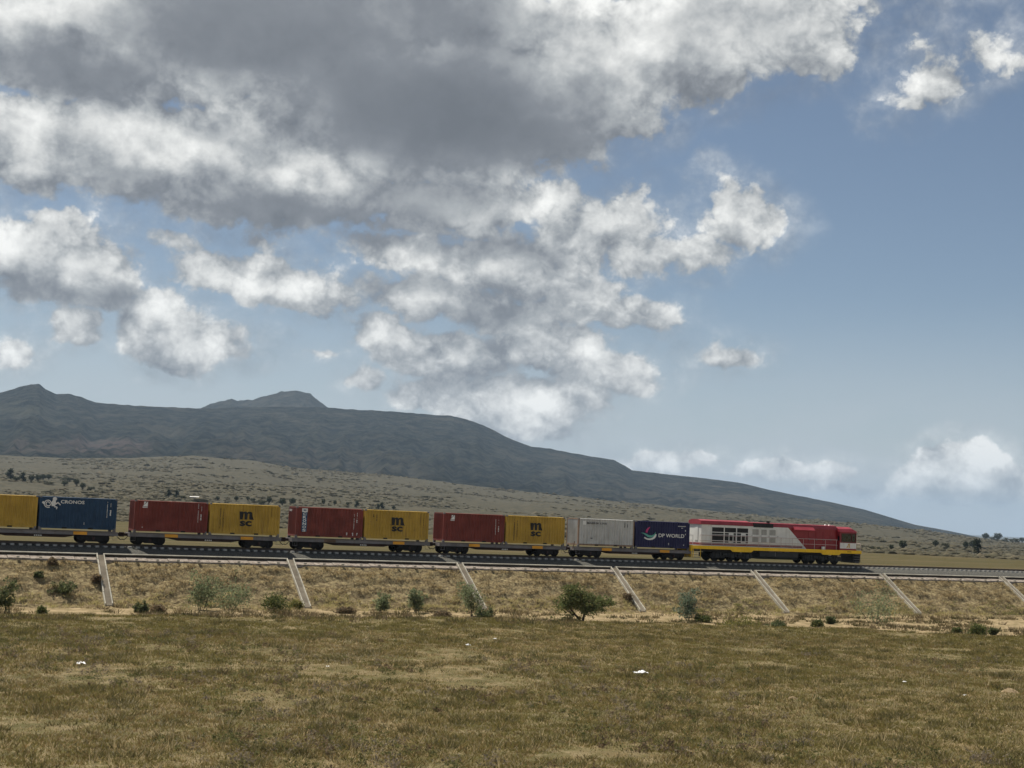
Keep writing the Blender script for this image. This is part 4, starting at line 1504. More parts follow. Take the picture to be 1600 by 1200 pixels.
    # bogies
    for cx in (5.0, 16.05):
        mb = MB()
        for s in (-1, 1):
            y0, y1 = sorted((s * .98, s * 1.14))
            mb.prism([(-2.45, .42), (-2.2, .34), (-.95, .34), (-.8, .48), (-.4, .48), (-.25, .34), (.25, .34), (.4, .48), (.8, .48), (.95, .34), (2.2, .34), (2.45, .42), (2.45, .78), (1.2, .90), (-1.2, .90), (-2.45, .78)], y0, y1, 'y')
        mb.box(-1.1, 1.1, -.97, .97, .55, .85)
        b = mb.build('bogie', L_BLACK, root, (cx, 0, 0))
        for a in (-1.8, 0, 1.8):
            for s in (-1, 1):
                place('wheel', shared('loco_wheel', M_BLACK, lambda: MB().cyl((0, 0, 0), .525, .14, 'y', 28).cyl((0, 0, 0), .2, .24, 'y', 14)), b, (a, s * .765, .525))
                place('axle_box', shared('loco_axle_box', L_GREY, lambda: MB().box(-.19, .19, -.11, .11, -.18, .22).cyl((0, 0, 0), .12, .27, 'y', 12)), b, (a, s * 1.12, .525))
                place('spring', shared('loco_spring', L_GREY, lambda: MB().cyl((-.36, 0, 0), .10, .34, 'z', 8).cyl((.36, 0, 0), .10, .34, 'z', 8)), b, (a, s * 1.16, .70))
            place('axle', shared('loco_axle', M_BLACK, lambda: MB().cyl((0, 0, 0), .1, 1.35, 'y', 8)), b, (a, 0, .525))
        for s in (-1, 1):
            MB().cyl((-.9, s * 1.2, .70), .11, .5, 'x', 10).cyl((.9, s * 1.2, .70), .11, .5, 'x', 10).build('brake_cylinder', L_GREY, b)
    tank = MB().prism([(-1.34, .62), (-1.12, .36), (1.12, .36), (1.34, .62), (1.34, 1.20), (-1.34, 1.20)], 8.2, 12.9, 'x').build('fuel_tank', L_GREY, root)
    for a in (9.3, 10.3, 11.2):
        MB().box(a, a + .6, -1.36, -1.342, 1.10, 1.14).build('tank_rib', M_STEEL, tank)
    MB().box(10.05, 10.1, -1.36, -1.341, .66, 1.09).build('sight_gauge', M_STEEL, tank)
    return root


locomotive(75.0)


# ------------------------------------------------------------------ grass and herbs (uncountable)
def blades(px, py, pz, n_bl, hgt, spread, width, cols, rg, lean=0.5):
    """tufts of single-triangle blades: arrays of tuft positions -> verts, faces, colours"""
    n = len(px)
    T = np.repeat(np.arange(n), n_bl)
    m = len(T)
    ang = rg.uniform(0, 2 * np.pi, m)
    rad = np.sqrt(rg.uniform(0, 1, m)) * spread[T]
    bx = px[T] + np.cos(ang) * rad
    by = py[T] + np.sin(ang) * rad
    bz = pz[T] - 0.02
    h = hgt[T] * rg.uniform(0.55, 1.1, m)
    la = ang + rg.normal(0, 0.7, m)
    ln = h * lean * rg.uniform(0.1, 1.2, m)
    wa = rg.uniform(0, 2 * np.pi, m)
    w = width[T] * rg.uniform(0.6, 1.3, m)
    v = np.empty((m, 3, 3), np.float32)
    v[:, 0] = np.stack([bx - np.cos(wa) * w, by - np.sin(wa) * w, bz], -1)
    v[:, 1] = np.stack([bx + np.cos(wa) * w, by + np.sin(wa) * w, bz], -1)
    v[:, 2] = np.stack([bx + np.cos(la) * ln, by + np.sin(la) * ln, bz + h], -1)
    c = cols[T] * rg.uniform(0.78, 1.25, (m, 1))
    c = np.repeat(c[:, None, :], 3, 1).reshape(-1, 3)
    f = np.arange(m * 3).reshape(-1, 3)
    return v.reshape(-1, 3), f, c


def pick(cols, idx):
    return np.array(cols)[idx]


GREENISH, BROWN, STRAW, GREYISH, DARK = (0.168, 0.142, 0.046), (0.205, 0.145, 0.062), (0.42, 0.32, 0.17), (0.31, 0.265, 0.17), (0.115, 0.100, 0.042)


def build_pasture():
    rg = np.random.default_rng(11)
    n = 150000
    az = rg.uniform(math.radians(-3), math.radians(53), n)
    r = 24 + (104 - 24) * rg.uniform(0, 1, n) ** 0.95
    x, y = np.sin(az) * r, np.cos(az) * r
    ye = np.interp(x, [-60, 0, 20, 40, 56, 72, 90, 130], [82, 83, 85, 85, 80, 74, 70, 62]) + (fbm(x / 9, y / 9, 3, 3) - 0.5) * 4
    k = y < ye + 4.5 + rg.normal(0, 0.6, n)
    x, y, r = x[k], y[k], r[k]
    bare = np.clip((fbm(x / 4.5, y / 3.6, 171, 4) - 0.63) * 9, 0, 1)
    k = rg.uniform(0, 1, len(x)) > bare * 0.45
    x, y, r, bare = x[k], y[k], r[k], bare[k]
    p1 = fbm(x / 7, y / 7, 101, 4)
    p2 = fbm(x / 3.2, y / 3.2, 107, 4)
    p3 = fbm(x / 0.75, y / 0.75, 113, 3)
    u = rg.uniform(0, 1, len(x))
    idx = np.zeros(len(x), int)                                  # greenish
    idx = np.where(u < 0.25 + 0.9 * (p1 - 0.5), 1, idx)          # brown
    dry = 0.35 * bare + sstep(60, 30, r) * 0.10 + 0.34 * sstep(50, 28, r) * sstep(0.30, 0.70, np.arctan2(x, y)) * sstep(0.40, 0.58, p2) + 1.5 * np.clip(p2 - 0.545, 0, 1) + 0.9 * np.clip(fbm(x / 16, y / 11, 131, 3) - 0.58, 0, 1)
    idx = np.where(rg.uniform(0, 1, len(x)) < dry, 2, idx)
    idx = np.where(rg.uniform(0, 1, len(x)) < 0.07 + 0.8 * np.clip(p1 - 0.6, 0, 1), 3, idx)
    idx = np.where((p3 > 0.67) & (rg.uniform(0, 1, len(x)) < 0.65), 4, idx)
    cols = pick([GREENISH, BROWN, STRAW, GREYISH, DARK], idx)
    h = 0.08 + 0.20 * np.clip(p3 - 0.25, 0, 1) * rg.uniform(0.5, 1.5, len(x)) + 0.06 * (idx == 4)
    h = h * (1 - 0.45 * bare)
    v, f, c = blades(x, y, ground_z(x, y), 7, h, np.full(len(x), 0.20), np.full(len(x), 0.012) + r * 0.00018, cols, rg, 1.35)
    o = place('grass', mesh_np('grass', v, f, M_GRASS, c))
    tag(o, 'short olive and brown grass of the rough pasture in front', 'grass', kind='stuff')


def build_herbs():
    """low herb cushions, stones and dry stalks scattered through the pasture"""
    rg = np.random.default_rng(19)
    n = 2600
    az = rg.uniform(math.radians(-2), math.radians(51), n)
    r = 26 + 52 * rg.uniform(0, 1, n) ** 1.2
    x, y = np.sin(az) * r, np.cos(az) * r
    k = (fbm(x / 6, y / 6, 181, 3) > 0.50) & (y < 76)
    x, y, r = x[k], y[k], r[k]
    z = ground_z(x, y)
    s = rg.lognormal(-1.75, 0.45, len(x))
    ctr = []
    ci = []
    kinds = rg.integers(0, 4, len(x))
    for i in range(len(x)):
        m = 3 + int(9 * min(1, s[i] * 2.2))
        q = rg.normal(0, 1, (m, 3)) * s[i] * np.array([.8, .8, .25])
        ctr.append(np.array([x[i], y[i], z[i] + s[i] * .45]) + q)
        ci += [kinds[i]] * m
    ctr = np.concatenate(ctr)
    ci = np.array(ci)
    V, F, C = [], [], []
    off = 0
    for kd, cols in enumerate(([(0.15, 0.14, 0.055), (0.115, 0.115, 0.045)], [(0.17, 0.12, 0.075), (0.13, 0.095, 0.06)], [(0.10, 0.105, 0.04), (0.135, 0.13, 0.05)], [(0.23, 0.185, 0.13), (0.18, 0.15, 0.11)])):
        v, f, c = leaf_faces(ctr[ci == kd], .035, cols, rg, 11, .055)
        V.append(v)
        F.append(f + off)
        C.append(c)
        off += len(v)
    o = place('herbs', mesh_np('herbs', np.concatenate(V), np.concatenate(F), M_LEAF, np.concatenate(C)))
    tag(o, 'low brown and green herb cushions among the pasture grass', 'herbs', kind='stuff')
    n = 420
    az = rg.uniform(math.radians(-2), math.radians(51), n)
    r = 26 + 45 * rg.uniform(0, 1, n)
    x, y = np.sin(az) * r, np.cos(az) * r
    v, f, c = blades(x, y, ground_z(x, y), 5, rg.uniform(.3, .75, n), np.full(n, .1), np.full(n, .010), np.tile((0.48, 0.38, 0.22), (n, 1)), rg, .5)
    o = place('dry_stalks', mesh_np('dry_stalks', v, f, M_GRASS, c))
    tag(o, 'thin pale dry stalks standing above the pasture grass', 'grass', kind='stuff')


def build_bank_grass():
    rg = np.random.default_rng(12)
    n = 22000
    x = rg.uniform(0, 150, n)
    d = 5.1 + (12.0 - 5.1) * rg.uniform(0, 1, n) ** 1.05
    keep = np.min(np.abs(x[:, None] - np.array(CHUTES)[None, :]), 1) > 0.62
    lump = fbm(x / 1.3, d / 0.50, 61, 3)
    keep &= (lump + rg.normal(0, .05, n)) > 0.50
    keep &= (d < 10.3) | (rg.uniform(0, 1, n) < 0.25)
    x, d = x[keep], d[keep]
    z = np.interp(d, [4.45, BANK_TOP_D, TOE_D, 12.2], [-1.2, BANK_TOP_Z, TOE_Z, -4.62])
    z = z + sstep(5.1, 5.7, d) * bank_lumps(x, d)
    z = np.maximum(z, np.where(d > 9.5, ground_z(x, TC - d), -99))
    p = fbm(x / 4, d / 2.5, 141, 4)
    u = rg.uniform(0, 1, len(x))
    idx = np.where(u < 0.50, 0, 1)
    idx = np.where((rg.uniform(0, 1, len(x)) < 0.25 + 1.3 * (p - 0.5)), 2, idx)
    idx = np.where((d > 8.4) & (rg.uniform(0, 1, len(x)) < 0.55), 3, idx)
    idx = np.where((d > 8.0) & (p < 0.42) & (rg.uniform(0, 1, len(x)) < 0.5), 4, idx)
    cols = pick([(0.32, 0.245, 0.130), (0.23, 0.175, 0.092), (0.43, 0.35, 0.195), (0.39, 0.34, 0.150), (0.195, 0.19, 0.072)], idx)
    h = 0.10 + 0.16 * rg.uniform(0.5, 1.4, len(x)) + 0.10 * (d > 9)
    v, f, c = blades(x, TC - d, z, 9, h * 0.85, np.full(len(x), 0.17), np.full(len(x), 0.026), cols, rg, 1.3)
    o = place('bank_grass', mesh_np('bank_grass', v, f, M_GRASS, c))
    tag(o, 'dry tufted grass on the face of the railway embankment', 'grass', kind='stuff')
    # low weeds over the sandy strip at the toe
    n = 5200
    x = rg.uniform(2, 150, n)
    y = TC - rg.uniform(9.6, 40, n)
    p = fbm(x / 5, y / 2.5, 151, 4)
    k = (p > 0.50)
    x, y, p = x[k], y[k], p[k]
    idx = rg.integers(0, 4, len(x))
    cols = pick([(0.11, 0.085, 0.042), (0.075, 0.072, 0.03), (0.20, 0.155, 0.08), (0.15, 0.115, 0.07)], idx)
    v, f, c = blades(x, y, ground_z(x, y), 22, 0.20 + 0.25 * rg.uniform(0, 1, len(x)), 0.25 + 0.35 * rg.uniform(0, 1, len(x)), np.full(len(x), 0.035), cols, rg, 1.0)
    o = place('weeds', mesh_np('weeds', v, f, M_GRASS, c))
    tag(o, 'low brown and green weeds on the sandy strip at the embankment toe', 'weeds', kind='stuff')


def build_scrub():
    """bushy scrub over the far slopes: thousands of small rounded bushes that read as one mass"""
    rg = np.random.default_rng(13)
    n = 70000
    az = rg.uniform(math.radians(-4), math.radians(54), n)
    r = np.exp(rg.uniform(math.log(R_FIELD * 0.98), math.log(R_CREST * 0.99), n))
    x, y = np.sin(az) * r, np.cos(az) * r
    p = fbm(x / 90, y / 90, 161, 4)
    k = p + rg.normal(0, 0.07, n) > 0.46
    x, y, r, p = x[k], y[k], r[k], p[k]
    n = len(x)
    z = ground_z(x, y)
    s = rg.lognormal(0.0, 0.38, n) * (0.50 + r / 1500.0)
    base = np.array([(0, 0, 1.0), (1, 0, .35), (.31, .95, .45), (-.81, .59, .3), (-.81, -.59, .5), (.31, -.95, .3), (.9, .5, -.1), (-.3, 1.0, -.1), (-1.05, -.1, -.1), (-.2, -1.05, -.1), (.9, -.6, -.1)])
    faces = np.array([(0, 1, 2), (0, 2, 3), (0, 3, 4), (0, 4, 5), (0, 5, 1), (1, 6, 2), (2, 7, 3), (3, 8, 4), (4, 9, 5), (5, 10, 1), (2, 6, 7), (3, 7, 8), (4, 8, 9), (5, 9, 10), (1, 10, 6)])
    V = base[None] * rg.uniform(0.65, 1.35, (n, len(base), 1)) * s[:, None, None]
    V[:, :, 2] *= rg.uniform(0.32, 0.62, (n, 1))
    V = V + np.stack([x, y, z], -1)[:, None, :]
    F = faces[None] + (np.arange(n) * len(base))[:, None, None]
    idx = np.clip((rg.uniform(0, 1, n) * 4).astype(int), 0, 3)
    C = pick([(0.128, 0.115, 0.072), (0.155, 0.136, 0.087), (0.112, 0.104, 0.066), (0.165, 0.141, 0.092)], idx) * rg.uniform(0.8, 1.2, (n, 1))
    C = np.repeat(C, len(base), 0)
    o = place('scrub', mesh_np('scrub', V.reshape(-1, 3), F.reshape(-1, 3), M_LEAF, C, False))
    tag(o, 'grey-green scrub covering the slopes below the mountain', 'scrub', kind='stuff')


# ------------------------------------------------------------------ shrubs and trees
def leaf_faces(ctr, size, cols, rg, n_per, spread, flat=1.0):
    """n_per small leaf sprays round every centre"""
    m = len(ctr) * n_per
    T = np.repeat(np.arange(len(ctr)), n_per)
    c = ctr[T] + rg.normal(0, 1, (m, 3)) * spread * np.array([1, 1, flat])
    a = rg.normal(0, 1, (m, 3))
    a /= np.linalg.norm(a, axis=1)[:, None]
    b = np.cross(a, rg.normal(0, 1, (m, 3)))
    b /= np.linalg.norm(b, axis=1)[:, None]
    s = size * rg.uniform(0.6, 1.4, (m, 1))
    v = np.empty((m, 3, 3))
    v[:, 0] = c - a * s
    v[:, 1] = c + a * s * 0.6 + b * s * 0.7
    v[:, 2] = c + a * s * 0.8 - b * s * 0.7
    col = pick(cols, rg.integers(0, len(cols), m)) * rg.uniform(0.75, 1.3, (m, 1))
    return v.reshape(-1, 3), np.arange(m * 3).reshape(-1, 3), np.repeat(col, 3, 0)


OLIVE = [(0.105, 0.123, 0.056), (0.14, 0.151, 0.07), (0.081, 0.098, 0.045)]
PALE = [(0.184, 0.216, 0.12), (0.231, 0.248, 0.135), (0.144, 0.176, 0.092)]
DEEP = [(0.064, 0.084, 0.03), (0.097, 0.115, 0.042), (0.149, 0.151, 0.05)]
GREYG = [(0.128, 0.169, 0.115), (0.169, 0.203, 0.142), (0.095, 0.128, 0.084)]
LIME = [(0.169, 0.162, 0.046), (0.115, 0.121, 0.038), (0.223, 0.196, 0.065)]
DRYB = [(0.158, 0.115, 0.072), (0.231, 0.168, 0.101), (0.115, 0.095, 0.058)]


def shrub(px, py, w_px, h_px, style, label, name='shrub', cat='shrub', z=-4.40, seed=1, on_bank=None):
    """px, py: foot in the photograph; width and height in photograph pixels"""
    rg = np.random.default_rng(seed)
    if on_bank is None:
        P = at_z(px, py, z)
        for _ in range(8):
            zz = float(ground_z(P[0], P[1]))
            P = at_z(px, py, zz)
    else:
        P = at_y(px, py, TC - on_bank)
        zz = float(np.interp(on_bank, [4.45, BANK_TOP_D, TOE_D, 12.2], [-1.2, BANK_TOP_Z, TOE_Z, -4.62]))
    depth = float(np.dot(P - np.array([0, 0, CAM_Z]), FWD))
    s = depth / FPX
    w, h = w_px * s, h_px * s
    root = empty(name, (P[0], P[1], zz - 0.03))
    tag(root, label, cat, 'shrubs along the embankment')
    cols = {'airy': PALE, 'dense': DEEP, 'grey': GREYG, 'lime': LIME, 'dry': DRYB, 'olive': OLIVE}[style]
    mb = MB()
    tips = []
    if style in ('airy', 'grey', 'olive'):
        nst = 7 if style == 'airy' else 6
        for k in range(nst):
            a = rg.uniform(0, 2 * math.pi)
            rr = w * 0.5 * math.sqrt(rg.uniform(0.05, 1))
            top = Vector((math.cos(a) * rr, math.sin(a) * rr, h * rg.uniform(.62, 1.0)))
            bas = Vector((math.cos(a) * rr * .25, math.sin(a) * rr * .25, 0))
            midp = bas.lerp(top, .5) + Vector(rg.normal(0, .06 * h, 3))
            mb.tube([bas, midp, top], .022 * max(.5, h / 2.5), 4, .006)
            for q in range(9):
                t = rg.uniform(.30, 1.0)
                p = bas.lerp(midp, t * 2) if t < .5 else midp.lerp(top, t * 2 - 1)
                p = p + Vector(rg.normal(0, 1, 3)) * (.11 * w * (.5 + t))
                if p.z > .05:
                    tips.append(p)
    else:
        for k in range(46):
            u = rg.uniform(0, 2 * math.pi)
            t = rg.uniform(0, 1) ** .5
            ph = rg.uniform(0.02, 1) ** .7
            tips.append(Vector((math.cos(u) * t * w * .5 * math.sqrt(max(0.05, 1 - .75 * ph ** 2)), math.sin(u) * t * w * .5, ph * h * rg.uniform(.75, .95))))
        for k in range(5):
            p = tips[k]
            mb.tube([(0, 0, 0), (p.x * .5, p.y * .5, p.z * .6), tuple(p)], .03, 4, .01)
    mb.build('stems', M_BARK, root)
    ctr = np.array([tuple(p) for p in tips])
    if style in ('airy', 'grey', 'olive'):
        v, f, c = leaf_faces(ctr, .078 if style == 'airy' else .085, cols, rg, 24 if style == 'airy' else 26, .085 * w * (1 if style == 'airy' else .9))
    else:
        v, f, c = leaf_faces(ctr, .075, cols, rg, 34, .12 * min(w, 2 * h))
    v[:, 2] = np.maximum(v[:, 2], 0.0)
    place('foliage', mesh_np('foliage', v, f, M_LEAF, c), root)
    return root


def acacia(px, py, label):
    rg = np.random.default_rng(5)
    P = at_z(px, py, -4.4)
    zz = float(ground_z(P[0], P[1]))
    P = at_z(px, py, zz)
    s = float(np.dot(P - np.array([0, 0, CAM_Z]), FWD)) / FPX
    root = empty('acacia_tree', (P[0], P[1], zz - 0.05))
    tag(root, label, 'tree')
    mb = MB()
    # limbs: (points in photograph pixels right of / above the foot, radius)
    limbs = [([(0, 0), (4, 9), (8, 18)], .13, .08), ([(0, 4), (-8, 14), (-18, 26), (-24, 40), (-22, 54)], .09, .03), ([(8, 18), (16, 28), (28, 34), (44, 40)], .07, .02),
             ([(8, 18), (2, 30), (-6, 42), (-10, 54)], .06, .02), ([(-8, 14), (-22, 18), (-32, 24)], .05, .02), ([(16, 28), (18, 38), (22, 46)], .05, .02), ([(-18, 26), (-30, 36), (-34, 46)], .05, .02)]
    spine = []
    for pts, r0, r1 in limbs:
        yo = rg.uniform(-.6, .6)
        pp = [Vector((x * s, yo * k / 2, z * s)) for k, (x, z) in enumerate(pts)]
        mb.tube(pp, r0, 6, r1)
        spine += pp[2:]
    mb.build('trunk', M_BARK, root)
    ctr = []
    blobs = [(-24, 44, 15, 15, 1.0), (-12, 50, 16, 12, 1.0), (-30, 32, 13, 9, 1.1), (-6, 34, 16, 9, 1.0), (16, 36, 18, 9, 1.0), (34, 38, 17, 8, .9), (10, 24, 16, 7, 1.0), (26, 28, 12, 5, .7), (-20, 56, 10, 6, .7), (44, 34, 10, 5, .6), (-2, 44, 14, 8, .8)]
    for bx, bz, rx, rz, wgt in blobs:
        for k in range(int(42 * wgt)):
            q = rg.normal(0, .52, 3)
            ctr.append(((bx + q[0] * rx) * s, q[1] * rx * s * 1.1, (bz + q[2] * rz) * s))
    cols = [(0.115, 0.140, 0.050), (0.14, 0.158, 0.060), (0.085, 0.108, 0.038), (0.16, 0.155, 0.066)]
    v, f, c = leaf_faces(np.array(ctr), .075, cols, rg, 17, .15, .6)
    place('crown', mesh_np('crown', v, f, M_LEAF, c), root)
    # dark young growth round the foot
    ctr = np.array([((-22 + rg.normal(0, 9)) * s, rg.normal(0, .4), max(.1, (6 + rg.normal(0, 4)) * s)) for k in range(40)])
    v, f, c = leaf_faces(ctr, .08, DEEP, rg, 22, .16)
    v[:, 2] = np.maximum(v[:, 2], .0)
    place('undergrowth', mesh_np('undergrowth', v, f, M_LEAF, c), root)


TREE_PROTO = {}


def tree_meshes(kind):
    """unit-height trees for the far plain"""
    if kind in TREE_PROTO:
        return TREE_PROTO[kind]
    rg = np.random.default_rng(hash(kind) % 1000 if False else sum(map(ord, kind)))
    mb = MB()
    mb.tube([(0, 0, -.05), (.01, 0, .25), (-.01, .01, .6)], .035, 5, .012)
    tips = []
    nb = 26
    for k in range(nb):
        if kind == 'tall':
            t = rg.uniform(.12, 1)
            w = .16 * (1.15 - t) ** .5
            p = (rg.normal(0, w), rg.normal(0, w), t * .95)
        elif kind == 'wide':
            p = (rg.normal(0, .36), rg.normal(0, .36), .45 + rg.normal(0, .16))
        elif kind == 'slant':
            t = rg.uniform(.05, 1)
            p = (rg.normal(0, .14) - .25 * (t - .3), rg.normal(0, .16), t * .95)
        else:
            q = rg.normal(0, 1, 3)
            q = q / np.linalg.norm(q) * rg.uniform(.2, 1) ** .5
            p = (q[0] * .40, q[1] * .40, .56 + q[2] * .38)
        tips.append(p)
        if k % 4 == 0:
            mb.tube([(0, 0, .25), tuple(p)], .014, 4, .005)
    cols = {'round': [(0.032, 0.042, 0.020), (0.048, 0.056, 0.028), (0.024, 0.032, 0.016)], 'tall': [(0.026, 0.036, 0.020), (0.040, 0.048, 0.026)], 'wide': [(0.045, 0.050, 0.026), (0.065, 0.066, 0.036)],
            'slant': [(0.020, 0.028, 0.016), (0.032, 0.04, 0.02)], 'red': [(0.10, 0.060, 0.038), (0.075, 0.05, 0.032)]}[kind]
    v, f, c = leaf_faces(np.array(tips), .055, cols, rg, 30, .075)
    v[:, 2] = np.maximum(v[:, 2], -.02)
    TREE_PROTO[kind] = (mb.mesh('trunk', M_BARK), mesh_np('crown', v, f, M_LEAF, c))
    return TREE_PROTO[kind]


def hit_ground(px, py):
    d = ray(px, py)
    d = d / math.hypot(d[0], d[1])
    rs = np.geomspace(150, 2600, 900)
    g = ground_z(d[0] * rs, d[1] * rs)
    diff = (CAM_Z + d[2] * rs) - g
    k = np.where(diff <= 0)[0]
    r = rs[k[0]] if len(k) else rs[np.argmin(diff)]
    return np.array([d[0] * r, d[1] * r, float(ground_z(d[0] * r, d[1] * r))]), r


def far_tree(px, py, w_px, h_px, kind, label):
    P, r = hit_ground(px, py)
    s = r / (FPX * 0.97)
    h, w = h_px * s, w_px * s
    root = empty('tree', (P[0], P[1], P[2]), random.uniform(0, 6.28) if kind != 'slant' else -0.45)
    tag(root, label, 'tree', 'scattered trees on the far plain')
    tm, cm = tree_meshes(kind)
    unit_w = {'tall': .42, 'wide': 1.1, 'slant': .6, 'red': 1.0, 'round': .95}[kind]
    sc = (w / unit_w, w / unit_w, h)
    place('trunk', tm, root, (0, 0, 0), 0, sc)
    place('crown', cm, root, (0, 0, 0), 0, sc)


ORD = ['first', 'second', 'third', 'fourth', 'fifth', 'sixth', 'seventh', 'eighth', 'ninth', 'tenth', 'eleventh', 'twelfth', 'thirteenth']


def build_plants():
    S = shrub
    S(4, 958, 34, 52, 'olive', 'green bush at the embankment toe, cut by the left picture edge', seed=101)
    S(65, 964, 16, 16, 'dense', 'small dark green bush on the sandy strip near the left edge', seed=102)
    S(313, 953, 44, 58, 'airy', 'tall airy pale shrub, left one of the pair below the first red container', seed=103)
    S(356, 953, 66, 42, 'airy', 'wide airy pale shrub, right one of the pair, beside the dark round bush', seed=104)
    S(430, 953, 46, 21, 'dense', 'dense dark green rounded bush near the second drainage chute', seed=105)
    S(463, 952, 20, 12, 'lime', 'small yellowish bush between the dark round bush and the chute', seed=106)
    S(597, 957, 26, 28, 'airy', 'small airy shrub, left one of two below the worn red container wagon', seed=107)
    S(652, 957, 24, 38, 'airy', 'slender upright airy shrub, right one of two below the third wagon', seed=108)
    S(740, 963, 42, 54, 'airy', 'airy shrub leaning across a drainage chute', seed=109)
    S(757, 967, 24, 14, 'olive', 'low green weeds clump at the foot of the chute with the shrub', seed=110)
    acacia(909, 976, 'spreading young acacia tree at the embankment toe below the white container')
    S(1077, 970, 42, 47, 'grey', 'grey-green leafy bush right of the acacia tree', seed=111)
    S(1098, 972, 26, 9, 'dense', 'low dark bush at the foot of the grey-green bush', seed=112)
    S(1158, 988, 70, 20, 'lime', 'low sprawling yellow-green bush at the edge of the pasture', seed=113)
    S(1366, 975, 82, 46, 'airy', 'wide pale feathery shrub below the front of the locomotive', seed=114)
    S(1277, 980, 16, 10, 'dense', 'small dark bush on the sandy strip, left of the wide feathery shrub', seed=115)
    S(1297, 975, 14, 10, 'olive', 'small olive weed bush just left of the wide feathery shrub', seed=116)
    S(1495, 990, 12, 9, 'dense', 'tiny dark bush left of the two larger ones at right', seed=117)
    S(1527, 993, 28, 15, 'dense', 'low dark green bush, largest of three at the right end of the strip', seed=118)
    S(1552, 992, 11, 10, 'olive', 'tiny olive bush, rightmost of the three on the sandy strip', seed=119)
    S(82, 882, 14, 9, 'dry', 'brown dry bush high on the embankment near the left edge', seed=120, on_bank=5.5)
    S(150, 914, 14, 10, 'dry', 'dark dry bush against the leftmost whole drainage chute', seed=121, on_bank=7.3)
    S(60, 908, 12, 7, 'olive', 'green tuft bush on the embankment face, left of the first chute', seed=122, on_bank=7.0)
    S(100, 926, 34, 9, 'olive', 'wide low green bush low on the embankment, left of the first chute', seed=123, on_bank=8.6)
    S(980, 944, 14, 8, 'dry', 'small dark dry bush beside the chute right of the acacia', seed=124, on_bank=8.4)
    S(220, 957, 18, 11, 'olive', 'small green bush on the strip, right of the first chute', seed=125)
    S(247, 956, 22, 9, 'dry', 'flat brown bush beside the small green one, left of the tall airy shrub', seed=126)
    S(540, 958, 30, 8, 'dry', 'flat dark brown bush on the strip below the red container with the blue strip', seed=127)
    S(690, 964, 28, 8, 'dry', 'flat dark bush just left of the chute-crossing shrub', seed=128)
    S(1215, 985, 26, 9, 'olive', 'low olive bush right of the sprawling yellow-green one', seed=129)
    for k, (px, py, hh) in enumerate(((108, 857, 8), (146, 858, 7), (202, 858, 9))):
        S(px, py, 9, hh, 'grey', 'little green weed in the track ballast, %s from the left edge' % ORD[k], name='weed', cat='weed', on_bank=1.9, seed=140 + k)
    # slope-top adjustment for the ballast weeds is in their own height
    A = 'small dark tree on the far slope, %s from left above the yellow and blue containers'
    left = [(16, 750, 8, 15, 'tall'), (26, 752, 11, 7, 'round'), (36, 753, 6, 13, 'tall'), (49, 754, 9, 12, 'round'), (59, 754, 9, 12, 'round'), (67, 751, 9, 10, 'round'), (76, 750, 9, 9, 'round'),
            (75, 757, 18, 5, 'wide'), (102, 752, 16, 8, 'wide'), (101, 760, 11, 8, 'round'), (119, 760, 9, 12, 'round'), (129, 765, 9, 11, 'round'), (142, 768, 11, 9, 'wide')]
    for k, (px, py, w, h, kd) in enumerate(left):
        far_tree(px, py, w, h, kd, A % ORD[k])
    B = 'far tree seen just above the first red and yellow containers, %s from left'
    mid = [(263, 778, 5, 12, 'tall'), (275, 778, 5, 11, 'tall'), (284, 779, 12, 6, 'wide'), (340, 782, 7, 7, 'round'), (369, 784, 7, 9, 'round'), (387, 784, 6, 8, 'round'), (395, 785, 8, 7, 'round'), (409, 789, 15, 9, 'wide'),
           (420, 789, 8, 14, 'round')]
    for k, (px, py, w, h, kd) in enumerate(mid):
        far_tree(px, py, w, h, kd, B % ORD[k])
    far_tree(441, 791, 11, 14, 'round', 'far round tree above the gap between the second and third wagons')
    far_tree(457, 790, 10, 12, 'round', 'far tree above the left end of the worn red container')
    D = 'far tree seen above the roof of the worn red container, %s from left'
    for k, (px, py, w, h, kd) in enumerate([(505, 790, 6, 11, 'round'), (523, 790, 6, 9, 'round'), (543, 791, 6, 7, 'round'), (557, 793, 5, 9, 'tall')]):
        far_tree(px, py, w, h, kd, D % ORD[k])
    for k, (px, py, w, h, kd) in enumerate([(590, 796, 4, 8, 'tall'), (597, 796, 5, 10, 'tall'), (615, 797, 6, 7, 'round')]):
        far_tree(px, py, w, h, kd, 'far tree above the middle yellow container, %s from left' % ORD[k])
    far_tree(1368, 861, 16, 8, 'wide', 'low brownish tree at the far field edge, just right of the locomotive')
    far_tree(1393, 861, 7, 10, 'round', 'small dark tree left of the taller one beyond the field')
    far_tree(1411, 859, 13, 15, 'round', 'dark rounded tree, tallest near the locomotive front beyond the field')
    far_tree(1462, 855, 9, 11, 'round', 'dark tree beyond the field, left of a wider one')
    far_tree(1477, 856, 11, 9, 'wide', 'wide low dark tree beyond the field, beside a rounder one')
    far_tree(1509, 858, 8, 13, 'round', 'tree in the clump beyond the field, left of three')
    far_tree(1520, 857, 11, 13, 'round', 'broad tree in the clump beyond the field, middle of three')
    far_tree(1529, 867, 11, 22, 'slant', 'tall dark leaning tree at the right of the clump beyond the field')
    for k, (px, py, w, h, kd) in enumerate([(1540, 844, 10, 11, 'round'), (1550, 844, 8, 6, 'wide'), (1559, 846, 12, 13, 'round'), (1583, 848, 16, 8, 'wide'), (1597, 848, 9, 8, 'round'), (1571, 847, 10, 5, 'wide')]):
        far_tree(px, py, w, h, kd, 'dark tree standing against the sky at the right skyline, %s from left' % ['first', 'second', 'third', 'fifth', 'sixth', 'fourth'][k])
    # a pale roof among the trees
    P, r = hit_ground(304, 779)
    s = r / FPX
